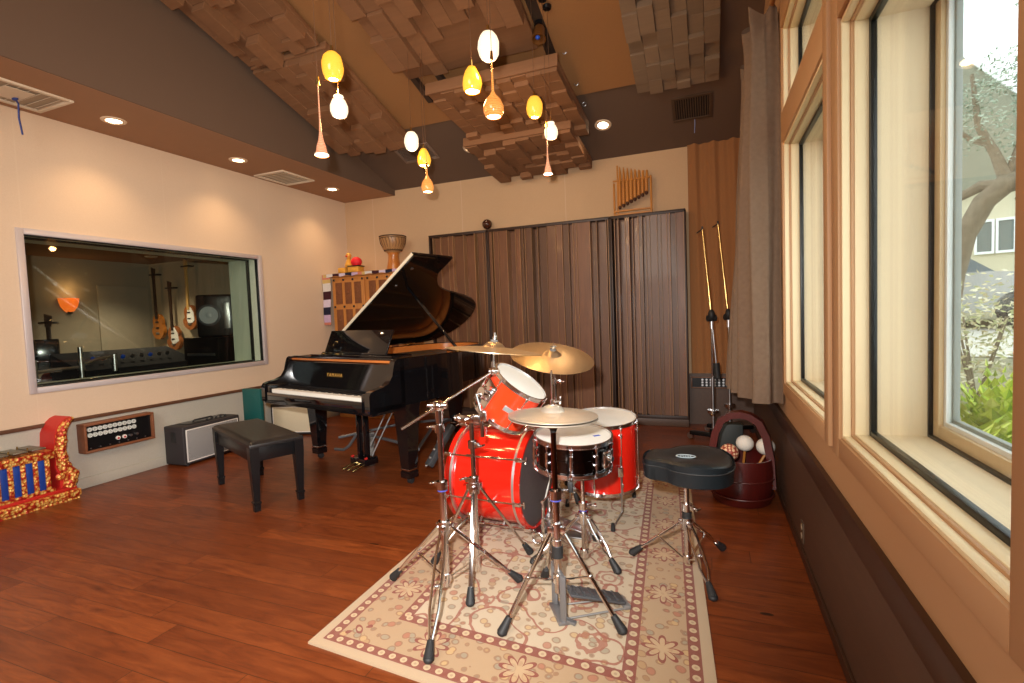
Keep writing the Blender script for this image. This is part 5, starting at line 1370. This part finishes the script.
bk = thing('wooden_bucket', 'dark red wooden bucket with a tall arched handle by the right wall', 'bucket', (.178, 3.56, 0)); bk.scale = (1.12, 1.12, 1.03)
bw = wood('red_bucket_wood', srgb(92, 24, 20), srgb(60, 14, 11), 2, rough=.35, coat=.3)
MB().lathe([(.150, 0), (.158, .01), (.172, .12), (.176, .20), (.168, .285), (.158, .285), (.160, .20), (.145, .03), (.0, .03)], 40, cap0=True, cap1=False).build('body', bw, bk)
for z in (.055, .165): MB().torus((0, 0, z), .170 if z < .1 else .176, .006).build('hoop', plain('dark_hoop', srgb(80, 26, 20), .4), bk)
ha = R(-10); hm = Matrix.Rotation(ha, 4, 'Z')
q = MB(); hp = [(-.165, .10), (-.158, .28), (-.135, .42), (-.10, .505), (-.05, .54), (0, .55), (.05, .54), (.10, .505), (.135, .42), (.158, .28), (.165, .10)]
b = q.b; rings = []
for i, (x, z) in enumerate(hp):
    d = Vector((hp[min(i+1, 10)][0]-hp[max(i-1, 0)][0], 0, hp[min(i+1, 10)][1]-hp[max(i-1, 0)][1])).normalized(); nn = Vector((-d.z, 0, d.x))
    w = .036 if 2 < i < 8 else .032; t = .020
    rings.append([b.verts.new(hm @ (Vector((x, 0, z))+nn*a*t+Vector((0, c*w, 0)))) for a, c in ((-1, -1), (1, -1), (1, 1), (-1, 1))])
for A, B in zip(rings, rings[1:]):
    for k in range(4): b.faces.new((A[k], A[(k+1) % 4], B[(k+1) % 4], B[k]))
b.faces.new(rings[0][::-1]); b.faces.new(rings[-1])
q.build('handle', bw, bk, smooth=45)
def mallet(label, p, r, mat, lean, name='fluffy_mallet'):
    o = thing(name, label, 'percussion', p)
    MB().sph((0, 0, 0), r, (1, 1, .95), 18, 12).build('ball', mat, o)
    MB().cyl((0, 0, -r*.8), Vector(lean), .008, n=8).build('stick', bam, o)
fur = plain('white_wool', srgb(232, 224, 212), .95, var=.12, vs=80)
def net_mat():
    n = N('beaded_net'); d = n.vor(n.coord(), 46, rnd=.15); n.set(color=n.ramp(d, [(0, srgb(236, 206, 170)), (.42, srgb(226, 188, 150)), (.5, srgb(150, 60, 44))]), rough=.5); n.bump(d, .5, .004); return n.m
mallet('beaded cream and red shaker ball at the left of the bucket', (.105, 3.46, .335), .058, net_mat(), (.03, .06, -.22), 'beaded_shaker')
mallet('white woolly mallet head in the middle of the bucket', (.205, 3.60, .365), .055, fur, (-.02, .0, -.24))
mallet('white woolly mallet head sticking out at the right side of the bucket', (.330, 3.62, .345), .058, fur, (-.10, -.03, -.22))
sp = tag(MB().b2((-.09, -.045, 0), (.09, .045, .40), .01).build('dark_drum_case', plain('dark_green_case', srgb(30, 36, 34), .6)), 'small dark case standing behind the bucket handle', 'case'); sp.location = (.13, 4.05, 0)

cur_m = fabric('taupe_velvet', srgb(132, 110, 92), srgb(112, 92, 76), 40, bump=.2)
path = [(.405, 3.40), (.33, 3.385), (.27, 3.46), (.245, 3.8), (.25, 4.2), (.26, 4.55)]
seg = [0]
for a, b in zip(path, path[1:]): seg.append(seg[-1]+math.dist(a, b))
def curt(u, w):
    t = u*seg[-1]; i = max(k for k in range(len(seg)-1) if seg[k] <= t+1e-9); f = (t-seg[i])/(seg[i+1]-seg[i])
    a, b = Vector(path[i]), Vector(path[i+1]); p = a.lerp(b, f); d = (b-a).normalized(); n = Vector((d.y, -d.x))
    z = .67+2.30*w; fl_ = 1-w
    top = max(0, (w-.93)/.07)
    wave = sin(t*34+.6*sin(t*9))*(.034+.016*fl_)+.012*sin(t*71+2*w)*(1+top*1.2)+.010*sin(7*w+t*5)
    p = p+n*(wave-.02)
    lean = min(1, max(0, (t-.10)/.5))
    x = p.x+.075*w*lean-.085*fl_*lean*.6
    return Vector((min(.408, x), p.y, z+top*.03*sin(t*60)))
cu_ = MB().quadgrid(curt, 220, 46)
hem = MB()
ct = thing('curtain', 'long taupe curtain gathered at the left end of the window wall', 'curtain', (0, 0, 0))
cu_.build('drape', cur_m, ct, smooth=80)
q = MB().quadgrid(lambda u, w: curt(u, .965+.035*w)+Vector((-.004, -.004, .03)), 220, 3); q.build('heading_tape', cur_m, ct, smooth=80)
rd = tag(MB().cyl((.37, 2.2, 3.02), (.37, 5.3, 3.02), .014, n=14).sph((.37, 2.2, 3.02), .025).build('curtain_rod', wood('rod_wood', srgb(190, 128, 70), srgb(150, 96, 50), 1)), 'wooden curtain rod at the top of the window wall', 'rod')

# ------------------------------------------------------------------ outside
E_ = Vector((.377, .926, 0)); Lx = Vector((.926, -.377, 0))
def O3(l, d, z): return Lx*l+E_*d+Vector((0, 0, z))
def gz(d): return -.15+max(0, min(1.05, (d-4)*.105))
grm = plain('garden_ground', srgb(150, 146, 120), .95, var=.3, vs=3)
q = MB().quadgrid(lambda u, v: O3(-9+26*u, 1.2+40*v, gz(1.2+40*v)) if True else None, 30, 60)
for v in q.b.verts:
    if v.co.x < XR+.36: v.co.x = XR+.36
go_ = q.build('ground_outside', grm); go_['kind'] = 'structure'
q = MB().quadgrid(lambda u, v: O3(-9+26*u, 9.5+2.6*v, gz(9.5+2.6*v)+.015), 10, 4)
rd_ = q.build('street', plain('pale_asphalt', srgb(214, 210, 200), .9, var=.05)); rd_['kind'] = 'structure'
def leafquads(rnd, m, c, rad, n, s, flat=1.0):
    for _ in range(n):
        d = Vector((rnd.gauss(0, 1), rnd.gauss(0, 1), rnd.gauss(0, 1))).normalized()*rad*rnd.random()**.4; d.z *= flat
        p = Vector(c)+d; a = Vector((rnd.gauss(0, 1), rnd.gauss(0, 1), rnd.gauss(0, .6))).normalized()*s; b = a.orthogonal().normalized()*s*.45
        m.face([p-a, p+b, p+a, p-b])
def leafmat(name, cs):
    n = N(name); g = n.new('ShaderNodeNewGeometry'); c = n.ramp(g.outputs['Random Per Island'], [(i/len(cs), x) for i, x in enumerate(cs)], 'CONSTANT')
    n.set(color=c, rough=.6, spec=.2); return n.m
fern_m = leafmat('fern_leaves', [srgb(206, 222, 90), srgb(176, 200, 70), srgb(222, 232, 130), srgb(150, 178, 70)])
bush_m = leafmat('bush_leaves', [srgb(178, 180, 130), srgb(226, 222, 196), srgb(150, 154, 110), srgb(204, 196, 160), srgb(170, 160, 120)])
tree_m = leafmat('tree_leaves', [srgb(140, 156, 136), srgb(170, 184, 164), srgb(120, 138, 118), srgb(190, 202, 186)])
bark = plain('pale_bark', srgb(128, 116, 98), .9, var=.45, vs=14)
rnd = random.Random(4)
def fern(l, d, hgt, label):
    o = thing('fern_plant', label, 'plant', O3(l, d, gz(d)), 0, 'ferns outside the window')
    m = MB()
    for k in range(70):
        a = rnd.random()*2*pi; ln = hgt*(.7+.5*rnd.random()); lean = .12+.26*rnd.random()
        prev = None
        for j in range(9):
            t = j/8; p = Vector((cos(a)*lean*ln*t**1.4, sin(a)*lean*ln*t**1.4, ln*(t-.35*t*t)))
            if prev is not None:
                d_ = (p-prev).normalized(); s = d_.cross(Vector((0, 0, 1))).normalized()
                for sg in (-1, 1):
                    w = .11*hgt*(1.1-t); m.face([prev, prev+s*sg*w*.6+d_*w*.35+Vector((0, 0, .01)), prev+s*sg*w+d_*w*.6, p])
            prev = p
    m.build('fronds', fern_m, o, smooth=None, normals=False)
    MB().cyl((0, 0, 0), (0, 0, hgt*.3), .03, .01, n=8).build('stem', bark, o)
for l, d, h, t in ((.02, 3.0, .72, 'bright green fern just outside the window, nearest the glass'), (-.22, 3.75, .95, 'bright yellow-green fern outside the window, second from the glass at left'), (.40, 4.0, 1.0, 'green fern outside the window, second from the glass at right'), (.02, 4.8, 1.15, 'tall green fern in the middle of the bed outside the window'), (.75, 5.2, 1.1, 'green fern at the back right of the bed outside the window')):
    fern(l, d, h, t)
def bush(l, d, rad, label, n=1500):
    o = thing('leafy_bush', label, 'bush', O3(l, d, gz(d)), 0, 'leafy bushes outside the window')
    m = MB(); leafquads(rnd, m, (0, 0, rad*.85), rad, n, .032, .85); m.build('foliage', bush_m, o, smooth=None, normals=False)
    m = MB()
    for k in range(5): m.cyl((0, 0, 0), (rnd.uniform(-.4, .4)*rad, rnd.uniform(-.4, .4)*rad, rad*1.1), .02, .008, n=6)
    m.build('stem', bark, o)
bush(-.10, 7.0, .82, 'pale leafy bush outside the window below the tree, left side'); bush(.95, 8.6, .78, 'pale leafy bush outside the window below the house window')
bush(1.5, 10.6, .7, 'tall pale bush across the street in front of the house', 1300)
tr = thing('oak_tree', 'old tree with a thick leaning trunk outside the window', 'tree', O3(-.45, 9.0, gz(9.0)))
def t3(l, d, z): return Lx*l+E_*d+Vector((0, 0, z))
q = MB()
q.tube([t3(-.05, 0, 0), t3(.0, 0, .6), t3(.08, 0, 1.2), t3(.2, 0, 1.72), t3(.38, 0, 2.12), t3(.57, -.05, 2.3), t3(.85, -.1, 2.35), t3(1.4, -.2, 2.6), t3(2.2, 0, 3.1)], [.20, .15, .13, .12, .12, .125, .12, .10, .06], 12)
q.tube([t3(.55, -.05, 2.28), t3(.35, 0, 2.33), t3(.12, .1, 2.22), t3(-.4, .2, 2.0)], [.09, .07, .05, .03], 10)
q.tube([t3(.6, -.05, 2.3), t3(.48, 0, 2.7), t3(.32, 0, 3.1), t3(.25, .1, 3.8)], [.08, .055, .04, .02], 10)
q.tube([t3(.42, 0, 2.85), t3(.25, .05, 2.95), t3(.05, .1, 3.2)], [.045, .03, .015], 8)
q.tube([t3(.6, 0, 2.35), t3(.75, 0, 2.9), t3(.95, 0, 3.6)], [.07, .045, .02], 8)
q.tube([t3(1.0, -.2, 2.4), t3(.7, -.3, 2.05), t3(.78, -.3, 1.92), t3(1.3, -.3, 1.95)], [.06, .055, .05, .03], 10)
q.build('trunk', bark, tr)
m = MB()
for l, d, z, r_, n_ in ((.60, .2, 3.75, .34, 420), (.25, .1, 3.45, .26, 220), (.40, 0, 3.05, .30, 200), (.95, .1, 3.3, .4, 420), (1.5, 0, 3.6, .6, 600), (.0, .2, 3.0, .3, 150), (1.2, .2, 4.6, .6, 400), (-.7, .2, 3.6, .6, 400), (2.4, 0, 4.2, .9, 700), (.75, .1, 2.75, .3, 180)): leafquads(rnd, m, t3(l, d, z), r_, n_, .035)
m.build('foliage', tree_m, tr, smooth=None, normals=False)
# house across the street
hs_ = thing('house', 'pale house with a shingled gable and white windows across the street', 'house', O3(0, 17, 1.0)); hs_.rotation_euler = (0, 0, math.atan2(Lx.y, Lx.x))
wallm = plain('cream_stucco', srgb(214, 206, 178), .9, var=.04); shin = wood('grey_shingles', srgb(150, 150, 132), srgb(122, 124, 108), 0, rough=.9, scale=20); wht = M['whiteframe']
MB().b2((-5, 0, 0), (1.7, 6, 3.2)).build('wall', wallm, hs_)
gm_ = Matrix(((1, 0, 0, 0), (0, 0, 1, 0), (0, 1, 0, 0), (0, 0, 0, 1)))
MB().prism([(-5.4, 2.9), (2.05, 2.9), (-1.65, 7.5)], -.25, 6.2, gm_).build('gable_roof', shin, hs_)
MB().bar((2.1, -.3, 2.84), (-1.65, -.3, 7.56), .10, .10).build('barge_board', wht, hs_)
for x in (-.30, .08):
    q = MB(); z0, z1, w_ = 1.31, 2.14, .36
    for a_, b_ in (((x, z0), (x+.05, z1)), ((x+w_-.05, z0), (x+w_, z1)), ((x+.05, z0), (x+w_-.05, z0+.06)), ((x+.05, z1-.06), (x+w_-.05, z1))): q.b2((a_[0], -.08, a_[1]), (b_[0], .02, b_[1]))
    f = q.build('window', wht, hs_); MB().b2((x+.05, -.04, z0+.06), (x+w_-.05, .0, z1-.06)).build('pane', plain('house_pane', srgb(120, 130, 128), .1), f)
cr_ = thing('parked_car', 'silver parked car across the street, half hidden by the bushes', 'car', O3(-.9, 12.6, gz(12.6)), math.atan2(Lx.y, Lx.x))
carp = plain('silver_car_paint', srgb(196, 202, 206), .2, .4, coat=.6)
MB().prism([(-1.9, .25), (1.9, .25), (2.0, .55), (1.85, .85), (.9, .95), (-1.7, .95), (-2.0, .7)], -.8, .8, gm_).build('body', carp, cr_)
MB().prism([(-1.5, .95), (.95, .95), (.35, 1.42), (-1.0, 1.45)], -.7, .7, gm_).build('cabin', plain('car_glass', srgb(110, 124, 132), .08), cr_)
MB().prism([(-1.05, 1.43), (.40, 1.40), (.30, 1.47), (-.95, 1.50)], -.71, .71, gm_).build('roof', carp, cr_)
for x in (-1.25, 1.25):
    for y in (-.8, .62): MB().cyl((x, y, .3), (x, y+.18, .3), .3, n=24).build('wheel', M['rubber'], cr_)

# ------------------------------------------------------------------ light
w = bpy.data.worlds.new('sky'); scene.world = w; w.use_nodes = True
bg = w.node_tree.nodes['Background']; bg.inputs[0].default_value = (.93, .97, 1, 1); bg.inputs[1].default_value = 2.6
def lamp(kind, name, loc, energy, col, size=.1, aim=None, spot=None, blend=.5, sy=None):
    l = bpy.data.lights.new(name, kind); l.energy = energy; l.color = col
    if kind == 'AREA':
        l.size = size
        if sy: l.shape = 'RECTANGLE'; l.size_y = sy
    else: l.shadow_soft_size = size
    if kind == 'SPOT': l.spot_size = R(spot); l.spot_blend = blend
    o = bpy.data.objects.new(name, l); COL.objects.link(o); o.location = loc
    if aim is not None: o.rotation_euler = (Vector(aim)-Vector(loc)).to_track_quat('-Z', 'Y').to_euler()
    return o
lamp('SPOT', 'camera_flash', (-.12, -.02, 1.44), 560, (1, .965, .92), .03, aim=(-3.0, 4.1, .75), spot=112, blend=1.0)
lamp('AREA', 'bounce_fill', (-1.6, -1.6, 2.9), 125, (1, .90, .78), 1.8, aim=(-3.6, 3.2, .6))  # added fill lamp standing in for bounced light, lifts the left side
vs = scene.view_settings; vs.view_transform = 'Standard'; vs.look = 'None'; vs.exposure = 0; vs.gamma = 1
